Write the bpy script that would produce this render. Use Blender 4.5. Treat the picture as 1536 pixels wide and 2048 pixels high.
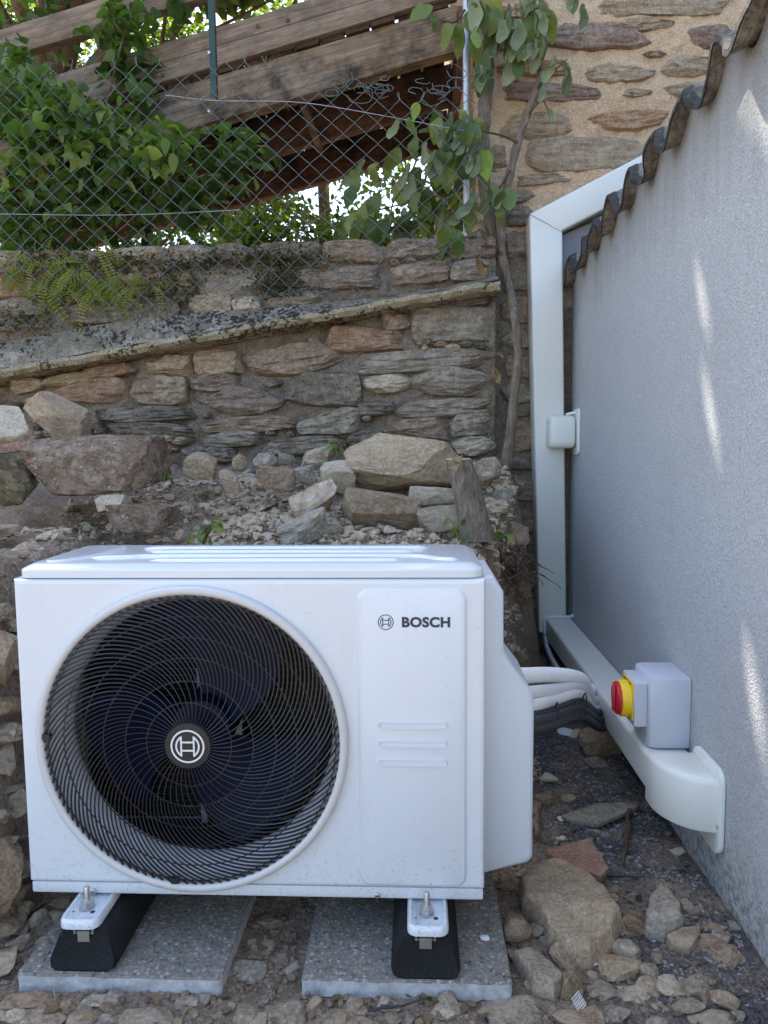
import bpy, bmesh, math, random
import numpy as np
from mathutils import Vector, Matrix, Euler, Quaternion

for o in list(bpy.data.objects): bpy.data.objects.remove(o)
SC = bpy.context.scene
COL = SC.collection
RNG = np.random.default_rng(7)
random.seed(7)
R = math.radians

# ------------------------------------------------------------------ camera, sky, sun, exposure
CAM_H = 1.02
FPX = 1480.0                                  # focal length in pixels of the 1536x2048 photograph
YAW, PITCH, ROLL = R(2.48), R(5.4), R(0.5)
cam_d = bpy.data.cameras.new('camera'); cam = bpy.data.objects.new('camera', cam_d); COL.objects.link(cam)
cam_d.sensor_fit = 'VERTICAL'; cam_d.sensor_height = 36.0; cam_d.sensor_width = 27.0
cam_d.lens = 36.0 * FPX / 2048.0
cam_d.clip_start = 0.05; cam_d.clip_end = 1000
fwd = Vector((-math.sin(YAW)*math.cos(PITCH), math.cos(YAW)*math.cos(PITCH), -math.sin(PITCH)))
rt0 = Vector((math.cos(YAW), math.sin(YAW), 0)); up0 = rt0.cross(fwd)
RT = math.cos(ROLL)*rt0 - math.sin(ROLL)*up0
UP = math.cos(ROLL)*up0 + math.sin(ROLL)*rt0
cam.matrix_world = Matrix(((RT.x, UP.x, -fwd.x, 0), (RT.y, UP.y, -fwd.y, 0), (RT.z, UP.z, -fwd.z, CAM_H), (0, 0, 0, 1)))
SC.camera = cam
CAMP = Vector((0, 0, CAM_H))

SUN_DIR = Vector((-0.27, 0.45, 0.87)).normalized()
world = bpy.data.worlds.new('World'); SC.world = world; world.use_nodes = True
wn = world.node_tree; bg = wn.nodes['Background']
sky = wn.nodes.new('ShaderNodeTexSky'); sky.sky_type = 'NISHITA'; sky.sun_disc = False
sky.sun_elevation = math.asin(SUN_DIR.z); sky.sun_rotation = math.atan2(SUN_DIR.x, SUN_DIR.y)
sky.air_density = 1.0; sky.dust_density = 1.6; sky.ozone_density = 1.0
wn.links.new(sky.outputs[0], bg.inputs[0]); bg.inputs[1].default_value = 0.15
sun_d = bpy.data.lights.new('sun', 'SUN'); sun_d.energy = 4.0; sun_d.angle = R(0.53); sun_d.color = (1.0, 0.93, 0.82)
sun = bpy.data.objects.new('sun', sun_d); COL.objects.link(sun)
sun.rotation_euler = SUN_DIR.to_track_quat('Z', 'Y').to_euler(); sun.location = (-6, 10, 20)
vs = SC.view_settings; vs.view_transform = 'Standard'; vs.look = 'None'; vs.gamma = 1.0; vs.use_curve_mapping = False
vs.exposure = 1.98
SC.cycles.max_bounces = 8; SC.cycles.transparent_max_bounces = 8

# ------------------------------------------------------------------ helpers: pixels to points
def ray(px, py):
    return fwd + RT*((px-768)/FPX) - UP*((py-1024)/FPX)
def atY(px, py, Y):
    d = ray(px, py); return CAMP + d*(Y/d.y)
def atX(px, py, X):
    d = ray(px, py); return CAMP + d*(X/d.x)
def atZ(px, py, Z):
    d = ray(px, py); return CAMP + d*((Z-CAM_H)/d.z)

# ------------------------------------------------------------------ helpers: noise
def _hash(ix, iy, iz, seed):
    h = (ix*374761393 + iy*668265263 + iz*2147483647 + seed*974634777) & 0xFFFFFFFF
    h = ((h ^ (h >> 13))*1274126177) & 0xFFFFFFFF
    h = (h ^ (h >> 16)) & 0xFFFFFFFF
    return h.astype(np.float64)/4294967295.0
def vnoise(P, seed=0):
    P = np.asarray(P, float); I = np.floor(P).astype(np.int64); f = P-I; f = f*f*(3-2*f)
    out = 0
    for dx in (0, 1):
        for dy in (0, 1):
            for dz in (0, 1):
                w = (f[..., 0] if dx else 1-f[..., 0])*(f[..., 1] if dy else 1-f[..., 1])*(f[..., 2] if dz else 1-f[..., 2])
                out = out + w*_hash(I[..., 0]+dx, I[..., 1]+dy, I[..., 2]+dz, seed)
    return out*2-1
def fbm(P, octv=4, seed=0, gain=0.5):
    P = np.asarray(P, float); a = 1.0; s = 0; t = 0
    for i in range(octv):
        s = s + a*vnoise(P*(2.0**i)+17.3*i, seed+i); t += a; a *= gain
    return s/t
def sstep(a, b, x):
    t = np.clip((np.asarray(x, float)-a)/(b-a), 0, 1); return t*t*(3-2*t)

# ------------------------------------------------------------------ helpers: objects
def tag(o, label=None, cat=None, group=None, kind=None):
    if label: o['label'] = label
    if cat: o['category'] = cat
    if group: o['group'] = group
    if kind: o['kind'] = kind
    return o
def thing(name, label, cat, loc=(0, 0, 0), group=None):
    o = bpy.data.objects.new(name, None); COL.objects.link(o); o.location = loc; o.empty_display_size = 0.05
    return tag(o, label, cat, group)
def new_mesh(verts, faces, m=None, smooth=None, name='mesh'):
    me = bpy.data.meshes.new(name)
    me.from_pydata([tuple(v) for v in verts] if not isinstance(verts, np.ndarray) else verts.tolist(), [], faces if isinstance(faces, list) else faces.tolist())
    me.update()
    if m: me.materials.append(m)
    if smooth is not None:
        me.shade_smooth()
        if smooth < 180: me.set_sharp_from_angle(angle=R(smooth))
    return me
def obj(name, me, parent=None):
    """mesh in world coordinates; parent may sit anywhere without rotation"""
    o = bpy.data.objects.new(name, me); COL.objects.link(o)
    if parent is not None:
        o.parent = parent
        t = Vector((0, 0, 0)); p = parent
        while p is not None: t = t + p.location; p = p.parent
        o.matrix_parent_inverse = Matrix.Translation(-t) if parent.parent is None else Matrix.Identity(4)
    return o
class MB:
    """collects primitives, built as one mesh"""
    def __init__(s): s.v = []; s.f = []
    def add(s, v, f):
        n = len(s.v); s.v += [tuple(p) for p in v]; s.f += [[i+n for i in q] for q in f]; return s
    def box(s, a, b):
        (x0, y0, z0), (x1, y1, z1) = a, b
        return s.add([(x0, y0, z0), (x1, y0, z0), (x1, y1, z0), (x0, y1, z0), (x0, y0, z1), (x1, y0, z1), (x1, y1, z1), (x0, y1, z1)],
                     [(0, 3, 2, 1), (4, 5, 6, 7), (0, 1, 5, 4), (1, 2, 6, 5), (2, 3, 7, 6), (3, 0, 4, 7)])
    def loops(s, loops, close=True, cap0=False, cap1=False):
        n = len(loops[0]); base = len(s.v)
        for L in loops: s.v += [tuple(p) for p in L]
        for i in range(len(loops)-1):
            for j in range(n if close else n-1):
                k = (j+1) % n
                s.f.append([base+i*n+j, base+i*n+k, base+(i+1)*n+k, base+(i+1)*n+j])
        if cap0: s.f.append([base+j for j in range(n)][::-1])
        if cap1: s.f.append([base+(len(loops)-1)*n+j for j in range(n)])
        return s
    def tube(s, pts, rad, n=8, cap=True):
        pts = [Vector(p) for p in pts]
        rads = rad if isinstance(rad, (list, tuple, np.ndarray)) else [rad]*len(pts)
        loops = []; prev = None
        for i, p in enumerate(pts):
            t = (pts[min(i+1, len(pts)-1)]-pts[max(i-1, 0)]).normalized()
            if prev is None:
                a = t.orthogonal().normalized()
            else:
                a = (prev - t*prev.dot(t)); a = a.normalized() if a.length > 1e-6 else t.orthogonal().normalized()
            prev = a; b = t.cross(a)
            loops.append([p+(a*math.cos(2*math.pi*k/n)+b*math.sin(2*math.pi*k/n))*rads[i] for k in range(n)])
        return s.loops(loops, True, cap, cap)
    def build(s, name, m, parent=None, smooth=35, bevel=None, seg=2):
        me = new_mesh(s.v, s.f, None, None, name)
        bm = bmesh.new(); bm.from_mesh(me)
        bmesh.ops.recalc_face_normals(bm, faces=bm.faces)
        if bevel:
            ed = [e for e in bm.edges if len(e.link_faces) == 2 and e.calc_face_angle(0) > R(30)]
            bmesh.ops.bevel(bm, geom=ed, offset=bevel, segments=seg, profile=0.5, affect='EDGES', clamp_overlap=True)
        bm.to_mesh(me); bm.free()
        me.materials.append(m)
        if smooth is not None:
            me.shade_smooth(); me.set_sharp_from_angle(angle=R(smooth))
        return obj(name, me, parent)
def spline(pts, n):
    """Catmull-Rom through points"""
    P = [Vector(p) for p in pts]; P = [P[0]*2-P[1]]+P+[P[-1]*2-P[-2]]; out = []
    segs = len(P)-3
    for i in range(n):
        u = i/(n-1)*segs; k = min(int(u), segs-1); t = u-k
        a, b, c, d = P[k:k+4]
        out.append(0.5*((2*b)+(c-a)*t+(2*a-5*b+4*c-d)*t*t+(3*b-a-3*c+d)*t**3))
    return out
def rrect(x0, z0, x1, z1, r, n=6):
    out = []
    for cx, cz, a0 in ((x1-r, z1-r, 0), (x0+r, z1-r, 90), (x0+r, z0+r, 180), (x1-r, z0+r, 270)):
        for k in range(n+1):
            a = R(a0+90*k/n); out.append((cx+r*math.cos(a), cz+r*math.sin(a)))
    return out

# ------------------------------------------------------------------ helpers: materials
class Mat:
    def __init__(s, name):
        s.m = bpy.data.materials.new(name); s.m.use_nodes = True; s.nt = s.m.node_tree
        s.b = s.nt.nodes['Principled BSDF']; s.out = s.nt.nodes['Material Output']
        s._geo = None
    def node(s, t, **kw):
        n = s.nt.nodes.new(t)
        for k, v in kw.items(): setattr(n, k, v)
        return n
    def link(s, a, b): s.nt.links.new(a, b); return s
    def val(s, inp, v):
        if hasattr(v, 'is_linked'): s.nt.links.new(v, inp)
        else: inp.default_value = v
    def pos(s, scale=(1, 1, 1), space='world', rot=(0, 0, 0), jitter=False):
        if space == 'world': src = s.node('ShaderNodeNewGeometry').outputs['Position']
        else: src = s.node('ShaderNodeTexCoord').outputs['Object']
        mp = s.node('ShaderNodeMapping'); mp.inputs['Scale'].default_value = scale; mp.inputs['Rotation'].default_value = rot
        s.link(src, mp.inputs['Vector'])
        if jitter:
            oi = s.node('ShaderNodeObjectInfo'); ml = s.node('ShaderNodeVectorMath', operation='SCALE')
            ml.inputs[0].default_value = (37, 59, 83); s.link(oi.outputs['Random'], ml.inputs['Scale'])
            ad = s.node('ShaderNodeVectorMath', operation='ADD'); s.link(mp.outputs[0], ad.inputs[0]); s.link(ml.outputs[0], ad.inputs[1])
            return ad.outputs[0]
        return mp.outputs[0]
    def noise(s, vec, scale, detail=5, rough=0.55, dist=0.0):
        n = s.node('ShaderNodeTexNoise'); s.link(vec, n.inputs['Vector'])
        n.inputs['Scale'].default_value = scale; n.inputs['Detail'].default_value = detail
        n.inputs['Roughness'].default_value = rough; n.inputs['Distortion'].default_value = dist
        return n.outputs['Fac']
    def voro(s, vec, scale, feature='F1', out='Distance'):
        n = s.node('ShaderNodeTexVoronoi', feature=feature); s.link(vec, n.inputs['Vector']); n.inputs['Scale'].default_value = scale
        return n.outputs[out]
    def ramp(s, fac, stops, interp='LINEAR'):
        n = s.node('ShaderNodeValToRGB'); e = n.color_ramp.elements; n.color_ramp.interpolation = interp
        while len(e) > 1: e.remove(e[-1])
        for i, (p, c) in enumerate(stops):
            c = (c, c, c, 1) if isinstance(c, (int, float)) else (*c, 1)
            if i == 0: e[0].position = p; e[0].color = c
            else: q = e.new(p); q.color = c
        s.link(fac, n.inputs[0]); return n.outputs[0]
    def mix(s, fac, a, b, mode='MIX'):
        n = s.node('ShaderNodeMix', data_type='RGBA', blend_type=mode)
        s.val(n.inputs[0], fac)
        for i, v in ((6, a), (7, b)):
            if isinstance(v, tuple) and len(v) == 3: v = (*v, 1)
            s.val(n.inputs[i], v)
        return n.outputs[2]
    def math(s, op, a, b=0.5):
        n = s.node('ShaderNodeMath', operation=op); s.val(n.inputs[0], a); s.val(n.inputs[1], b); return n.outputs[0]
    def bump(s, h, strength=0.5, dist=0.01, normal=None):
        n = s.node('ShaderNodeBump'); n.inputs['Strength'].default_value = strength; n.inputs['Distance'].default_value = dist
        s.link(h, n.inputs['Height'])
        if normal: s.link(normal, n.inputs['Normal'])
        return n.outputs[0]
    def set(s, color=None, rough=None, metal=None, normal=None, spec=None, coat=None, trans=None):
        b = s.b.inputs
        if color is not None: s.val(b['Base Color'], (*color, 1) if isinstance(color, tuple) and len(color) == 3 else color)
        if rough is not None: s.val(b['Roughness'], rough)
        if metal is not None: b['Metallic'].default_value = metal
        if spec is not None: b['Specular IOR Level'].default_value = spec
        if coat is not None: b['Coat Weight'].default_value = coat; b['Coat Roughness'].default_value = 0.08
        if normal is not None: s.link(normal, b['Normal'])
        return s

def stone_mat(name, dark, mid, light, strata=5.0, space='world', sc=1.0, speck=0.5, bump=0.7, lichen=None):
    dark, mid, light = (tuple(min(0.75, q*g_) for q, g_ in zip(c_, (1.50, 1.41, 1.27))) for c_ in (dark, mid, light))
    k = Mat(name)
    v = k.pos((sc, sc, sc*strata), space, (R(3), R(-4), 0), True)
    vi = k.pos((1, 1, 1), 'world', (0, 0, 0), True)
    big = k.noise(vi, 7, 5, 0.65, 0.4); st = k.noise(v, 9, 7, 0.68, 0.9); fine = k.noise(vi, 120, 5, 0.75); med = k.noise(vi, 32, 6, 0.7, 0.3)
    c = k.ramp(st, [(0.28, dark), (0.5, mid), (0.72, light)])
    c = k.mix(k.ramp(big, [(0.35, 0.0), (0.65, 0.8)]), c, k.ramp(med, [(0.32, dark), (0.55, mid), (0.75, light)]))
    c = k.mix(0.55, c, k.ramp(fine, [(0.33, tuple(x*0.5 for x in dark)), (0.52, mid), (0.72, tuple(min(1, x*1.35) for x in light))]), 'MIX')
    dust = k.ramp(k.math('MULTIPLY', big, med), [(0.22, 0.0), (0.36, 0.7)])
    c = k.mix(dust, c, tuple(x*0.5+0.5*y for x, y in zip(light, (0.44, 0.37, 0.285))))
    crk = k.voro(k.pos((1, 1, 2.2), 'world', (0.2, 0.1, 0.4), True), 13, 'DISTANCE_TO_EDGE')
    crack = k.ramp(k.math('ADD', crk, k.math('MULTIPLY', med, 0.05)), [(0.020, 0.45), (0.03, 0.0)])
    c = k.mix(k.math('MULTIPLY', crack, k.ramp(big, [(0.5, 0.0), (0.62, 1.0)])), c, tuple(x*0.5 for x in dark))
    if speck:
        sp = k.ramp(k.noise(vi, 70, 2, 0.5), [(0.67, 0.0), (0.71, speck)])
        c = k.mix(sp, c, (0.56, 0.51, 0.44))
    if lichen:
        lp = k.ramp(k.noise(vi, 22, 6, 0.75), [(0.53, 0.0), (0.6, 0.85)])
        c = k.mix(lp, c, lichen)
    n = k.bump(st, bump, 0.014); n = k.bump(med, bump, 0.011, n); n = k.bump(fine, bump*0.8, 0.004, n)
    k.set(c, 0.93, normal=n, spec=0.2); return k.m

M = {}
M['schist_grey'] = stone_mat('schist_grey', (0.075, 0.066, 0.054), (0.185, 0.165, 0.135), (0.31, 0.28, 0.235), 6)
M['schist_dark'] = stone_mat('schist_dark', (0.045, 0.04, 0.034), (0.12, 0.105, 0.086), (0.23, 0.2, 0.165), 6)
M['schist_brown'] = stone_mat('schist_brown', (0.07, 0.053, 0.039), (0.185, 0.143, 0.105), (0.31, 0.25, 0.19), 4)
M['schist_rust'] = stone_mat('schist_rust', (0.085, 0.055, 0.037), (0.21, 0.14, 0.095), (0.33, 0.24, 0.17), 3)
M['schist_purple'] = stone_mat('schist_purple', (0.065, 0.05, 0.042), (0.16, 0.125, 0.103), (0.27, 0.22, 0.18), 5)
M['schist_tan'] = stone_mat('schist_tan', (0.11, 0.084, 0.054), (0.25, 0.2, 0.137), (0.38, 0.32, 0.235), 3)
M['schist_pale'] = stone_mat('schist_pale', (0.17, 0.145, 0.11), (0.33, 0.29, 0.23), (0.5, 0.45, 0.37), 3)
M['schist_lichen'] = stone_mat('schist_lichen', (0.09, 0.07, 0.055), (0.2, 0.165, 0.13), (0.34, 0.29, 0.23), 3, lichen=(0.55, 0.52, 0.45))
M['house_brown'] = stone_mat('house_brown', (0.12, 0.075, 0.042), (0.27, 0.18, 0.11), (0.42, 0.3, 0.2), 7)
M['house_purple'] = stone_mat('house_purple', (0.08, 0.055, 0.045), (0.17, 0.122, 0.1), (0.28, 0.21, 0.17), 6)
M['house_grey'] = stone_mat('house_grey', (0.11, 0.085, 0.06), (0.24, 0.195, 0.142), (0.37, 0.31, 0.235), 8)
# loose rocks: strata follow each rock
M['rock_tan'] = stone_mat('rock_tan', (0.15, 0.112, 0.074), (0.28, 0.218, 0.152), (0.41, 0.335, 0.25), 1.6, 'object', 0.35)
M['rock_brown'] = stone_mat('rock_brown', (0.10, 0.07, 0.047), (0.21, 0.155, 0.108), (0.33, 0.26, 0.19), 2, 'object', 0.35)
M['rock_dusty'] = stone_mat('rock_dusty', (0.125, 0.102, 0.078), (0.235, 0.196, 0.154), (0.35, 0.3, 0.245), 1.6, 'object', 0.35)
M['rock_grey'] = stone_mat('rock_grey', (0.11, 0.098, 0.08), (0.23, 0.21, 0.178), (0.38, 0.35, 0.3), 2.5, 'object', 0.35)
M['rock_pale'] = stone_mat('rock_pale', (0.2, 0.172, 0.13), (0.34, 0.3, 0.24), (0.48, 0.44, 0.37), 1.5, 'object', 0.35)
M['rock_lichen'] = stone_mat('rock_lichen', (0.12, 0.085, 0.06), (0.26, 0.195, 0.14), (0.4, 0.33, 0.25), 1.6, 'object', 0.35, lichen=(0.6, 0.55, 0.47))
M['rock_rough'] = stone_mat('rock_rough', (0.055, 0.036, 0.026), (0.14, 0.098, 0.07), (0.28, 0.215, 0.165), 1.0, 'object', 0.5, speck=0.8, bump=1.0)
M['rock_mossy'] = stone_mat('rock_mossy', (0.05, 0.04, 0.025), (0.12, 0.095, 0.06), (0.2, 0.16, 0.1), 1.0, 'object', 0.4, lichen=(0.075, 0.095, 0.022), bump=1.0)
M['terracotta'] = stone_mat('terracotta', (0.13, 0.085, 0.065), (0.2, 0.115, 0.085), (0.27, 0.205, 0.165), 1.0, 'object', 0.4, speck=0.35, bump=0.4)
M['slate'] = stone_mat('slate', (0.09, 0.08, 0.065), (0.19, 0.17, 0.14), (0.3, 0.275, 0.23), 5.0, 'object', 0.35)

def mortar_mat(name, a, b, c3, sc=1.0, lich=None, dark=None):
    if name != 'mortar_peach': a, b, c3 = (tuple(min(0.7, q*g_) for q, g_ in zip(c_, (1.6, 1.5, 1.38))) for c_ in (a, b, c3))
    k = Mat(name); v = k.pos((sc,)*3)
    big = k.noise(v, 5, 4, 0.6); med = k.noise(v, 28, 6, 0.7); fine = k.noise(v, 130, 4, 0.75); vo = k.voro(v, 110)
    c = k.ramp(med, [(0.3, a), (0.52, b), (0.75, c3)])
    c = k.mix(k.ramp(vo, [(0.1, 0.5), (0.5, 0.0)]), c, tuple(min(1, x*1.5) for x in c3))
    c = k.mix(0.45, c, k.ramp(fine, [(0.32, tuple(x*0.4 for x in a)), (0.55, b), (0.75, c3)]))
    if lich:
        c = k.mix(k.ramp(k.noise(v, 9, 6, 0.7), [(0.54, 0.0), (0.6, 0.8)]), c, lich)
    if dark:
        c = k.mix(k.ramp(k.math('MULTIPLY', k.noise(v, 55, 4, 0.6), k.ramp(k.noise(v, 6, 4, 0.6), [(0.35, 0.75), (0.6, 1.15)])), [(0.525, 0.0), (0.57, 0.92)]), c, dark)
    n = k.bump(med, 0.9, 0.02); n = k.bump(fine, 0.7, 0.004, n); n = k.bump(vo, 0.5, 0.005, n)
    k.set(c, 0.95, normal=n, spec=0.15); return k.m
M['mortar_old'] = mortar_mat('mortar_old', (0.075, 0.064, 0.05), (0.165, 0.145, 0.118), (0.29, 0.26, 0.215))
M['mortar_peach'] = mortar_mat('mortar_peach', (0.44, 0.29, 0.175), (0.68, 0.475, 0.3), (0.8, 0.61, 0.43))
M['cement_lichen'] = mortar_mat('cement_lichen', (0.085, 0.075, 0.058), (0.17, 0.15, 0.12), (0.28, 0.255, 0.21), lich=(0.42, 0.385, 0.32), dark=(0.03, 0.028, 0.022))
M['ledge_edge'] = mortar_mat('ledge_edge', (0.1, 0.085, 0.05), (0.22, 0.19, 0.125), (0.36, 0.32, 0.24), lich=(0.4, 0.36, 0.26), dark=(0.05, 0.045, 0.03))

def soil_mat():
    k = Mat('soil'); v = k.pos()
    big = k.noise(v, 2.2, 4, 0.6); med = k.noise(v, 16, 6, 0.7); fine = k.noise(v, 90, 6, 0.75); vo = k.voro(v, 75)
    c = k.ramp(med, [(0.28, (0.138, 0.099, 0.07)), (0.5, (0.31, 0.231, 0.165)), (0.75, (0.481, 0.378, 0.28))])
    c = k.mix(0.45, c, k.ramp(fine, [(0.3, (0.103, 0.075, 0.055)), (0.55, (0.332, 0.254, 0.182)), (0.78, (0.572, 0.474, 0.364))]))
    c = k.mix(k.ramp(vo, [(0.12, 0.55), (0.45, 0.0)]), c, (0.481, 0.394, 0.299))
    # darker bluish chippings worked into the ground beside the rendered wall
    sp = k.node('ShaderNodeSeparateXYZ'); k.link(v, sp.inputs[0])
    mx = k.ramp(sp.outputs['X'], [(0.30, 0.0), (0.42, 1.0)])
    my = k.ramp(k.math('MULTIPLY', sp.outputs['Z'], 1.0), [(0.05, 1.0), (0.2, 0.0)])
    msk = k.math('MULTIPLY', k.math('MULTIPLY', mx, my), k.ramp(k.noise(v, 6, 5, 0.6), [(0.35, 0.0), (0.55, 0.85)]))
    c = k.mix(msk, c, k.ramp(fine, [(0.35, (0.045, 0.043, 0.045)), (0.6, (0.13, 0.13, 0.14)), (0.8, (0.33, 0.34, 0.37))]))
    n = k.bump(med, 1.0, 0.03); n = k.bump(fine, 0.8, 0.008, n); n = k.bump(vo, 0.5, 0.008, n)
    k.set(c, 0.97, normal=n, spec=0.1); return k.m
M['soil'] = soil_mat()

def paint_mat(name, col, rough=0.3, coat=0.0, orange=0.0, dirt=0.25, metal=0.0, dirtcol=(0.3, 0.26, 0.2)):
    k = Mat(name); v = k.pos()
    c = col
    if dirt:
        d = k.ramp(k.noise(v, 120, 3, 0.6), [(0.66, 0.0), (0.76, dirt)]) if dirt > 0.13 else k.ramp(k.math('MULTIPLY', k.noise(v, 170, 2, 0.5), k.ramp(k.noise(v, 4, 3, 0.6), [(0.3, 0.86), (0.7, 1.04)])), [(0.70, 0.0), (0.735, dirt*4)])
        d2 = k.ramp(k.noise(v, 5, 3, 0.5), [(0.4, 0.0), (0.9, dirt*0.3)])
        c = k.mix(d, (*col, 1), (*dirtcol, 1))
        if dirt > 0.13: c = k.mix(d2, c, (*dirtcol, 1))
    if name == 'unit_white':
        sz_ = k.node('ShaderNodeSeparateXYZ'); k.link(v, sz_.inputs[0])
        mud = k.math('MULTIPLY', k.ramp(sz_.outputs['Z'], [(0.07, 1.0), (0.30, 0.0)]), k.ramp(k.noise(v, 130, 4, 0.7), [(0.56, 0.0), (0.68, 0.55)]))
        c = k.mix(mud, c, (0.36, 0.3, 0.23))
        c = k.mix(k.ramp(k.noise(k.pos((1, 1, 0.15)), 30, 5, 0.7), [(0.55, 0.0), (0.8, 0.14)]), c, (0.42, 0.38, 0.33))
    r = k.ramp(k.noise(v, 14, 4, 0.6), [(0.3, rough*0.85), (0.7, min(1, rough*1.25))]) if dirt > 0.13 else rough
    nrm = None
    if orange: nrm = k.bump(k.noise(v, 420, 2, 0.5), orange, 0.0006)
    k.set(c, r, metal, nrm, coat=coat); return k.m
M['unit_white'] = paint_mat('unit_white', (0.65, 0.68, 0.705), 0.25, 0.5, 0.3, 0.12)
M['cover_white'] = paint_mat('cover_white', (0.635, 0.67, 0.70), 0.4, 0.0, 0.1, 0.12)
M['ring_grey'] = paint_mat('ring_grey', (0.56, 0.55, 0.53), 0.35, 0.0, 0.0, 0.2)
M['trunk_cream'] = paint_mat('trunk_cream', (0.76, 0.755, 0.68), 0.38, 0.0, 0.0, 0.15)
M['switch_grey'] = paint_mat('switch_grey', (0.55, 0.56, 0.6), 0.45, 0.0, 0.1, 0.1)
M['switch_red'] = paint_mat('switch_red', (0.55, 0.02, 0.035), 0.35, 0, 0, 0.05)
M['switch_yellow'] = paint_mat('switch_yellow', (0.85, 0.56, 0.01), 0.4, 0, 0, 0.05)
M['pipe_white'] = paint_mat('pipe_white', (0.76, 0.75, 0.71), 0.55, 0, 0.2, 0.25)
M['black_plastic'] = paint_mat('black_plastic', (0.02, 0.021, 0.024), 0.45, 0, 0, 0.3, dirtcol=(0.2, 0.18, 0.16))
M['guard_black'] = paint_mat('guard_black', (0.018, 0.018, 0.02), 0.38, 0, 0, 0.1)
M['fan_navy'] = paint_mat('fan_navy', (0.003, 0.006, 0.022), 0.45, 0, 0, 0.1)
M['duct_grey'] = paint_mat('duct_grey', (0.72, 0.73, 0.76), 0.2, 0, 0, 0.1, metal=0.0)
M['inside_dark'] = paint_mat('inside_dark', (0.014, 0.015, 0.018), 0.6, 0, 0, 0.3)
M['coil_fin'] = paint_mat('coil_fin', (0.07, 0.065, 0.055), 0.5, 0, 0, 0.2, metal=0.3)
M['zinc'] = paint_mat('zinc', (0.55, 0.55, 0.53), 0.35, 0, 0, 0.25, metal=0.9)
M['galvanised'] = paint_mat('galvanised', (0.5, 0.51, 0.53), 0.45, 0, 0, 0.3, metal=0.6)
M['print_dark'] = paint_mat('print_dark', (0.025, 0.035, 0.055), 0.5, dirt=0.0)
M['print_white'] = paint_mat('print_white', (0.72, 0.72, 0.7), 0.4, dirt=0.0)
M['green_wire'] = paint_mat('green_wire', (0.085, 0.115, 0.105), 0.5, 0, 0, 0.4, dirtcol=(0.25, 0.26, 0.24))
M['green_post'] = paint_mat('green_post', (0.008, 0.035, 0.024), 0.45, 0, 0, 0.3)
M['flashing'] = paint_mat('flashing', (0.2, 0.2, 0.215), 0.5, 0, 0, 0.4)
M['silicone'] = paint_mat('silicone', (0.82, 0.82, 0.82), 0.35, dirt=0.05)
M['foam'] = paint_mat('foam', (0.6, 0.51, 0.33), 0.9, 0, 0, 0.5, dirtcol=(0.35, 0.25, 0.12))
M['polystyrene'] = paint_mat('polystyrene', (0.72, 0.72, 0.7), 0.9, 0, 0, 0.4)

def rubber_mat():
    k = Mat('rubber'); v = k.pos(); n = k.bump(k.voro(v, 420), 0.8, 0.002)
    c = k.ramp(k.noise(v, 500, 2), [(0.55, (0.012, 0.012, 0.013)), (0.75, (0.06, 0.06, 0.062))])
    k.set(c, 0.85, normal=n, spec=0.25); return k.m
M['rubber'] = rubber_mat()
for q in ('fan_navy', 'inside_dark', 'coil_fin'): M[q].node_tree.nodes['Principled BSDF'].inputs['Specular IOR Level'].default_value = 0.12
def render_mat():
    k = Mat('grey_render'); v = k.pos()
    g = k.noise(v, 185, 3, 0.6, 0.4); g2 = k.noise(v, 60, 3, 0.5); big = k.noise(v, 2.5, 5, 0.6)
    c = k.ramp(g, [(0.3, (0.38, 0.38, 0.375)), (0.6, (0.56, 0.56, 0.55)), (0.8, (0.65, 0.65, 0.635))])
    sp = k.node('ShaderNodeSeparateXYZ'); k.link(k.pos(), sp.inputs[0])
    zz = k.math('ADD', sp.outputs['Z'], k.math('MULTIPLY', k.noise(k.pos((1, 6, 0.8)), 3, 5, 0.6), 0.35))
    c = k.mix(k.ramp(k.math('SUBTRACT', zz, 1.0), [(0.72, 0.0), (1.0, 0.6)]), c, (0.23, 0.21, 0.17))   # run-off stains below the roof edge
    c = k.mix(k.ramp(big, [(0.5, 0.0), (0.8, 0.18)]), c, (0.3, 0.29, 0.26))
    spl = k.math('MULTIPLY', k.ramp(sp.outputs['Z'], [(0.0, 1.0), (0.16, 0.0)]), k.ramp(k.noise(v, 55, 4, 0.7), [(0.45, 0.0), (0.62, 0.75)]))
    c = k.mix(spl, c, (0.2, 0.16, 0.12))   # earth splashed up the foot of the wall
    n = k.bump(g, 1.0, 0.008); n = k.bump(g2, 0.5, 0.005, n); n = k.bump(k.noise(v, 9, 4, 0.6), 0.25, 0.02, n)
    k.set(c, 0.9, normal=n, spec=0.2); return k.m
M['grey_render'] = render_mat()
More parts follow.
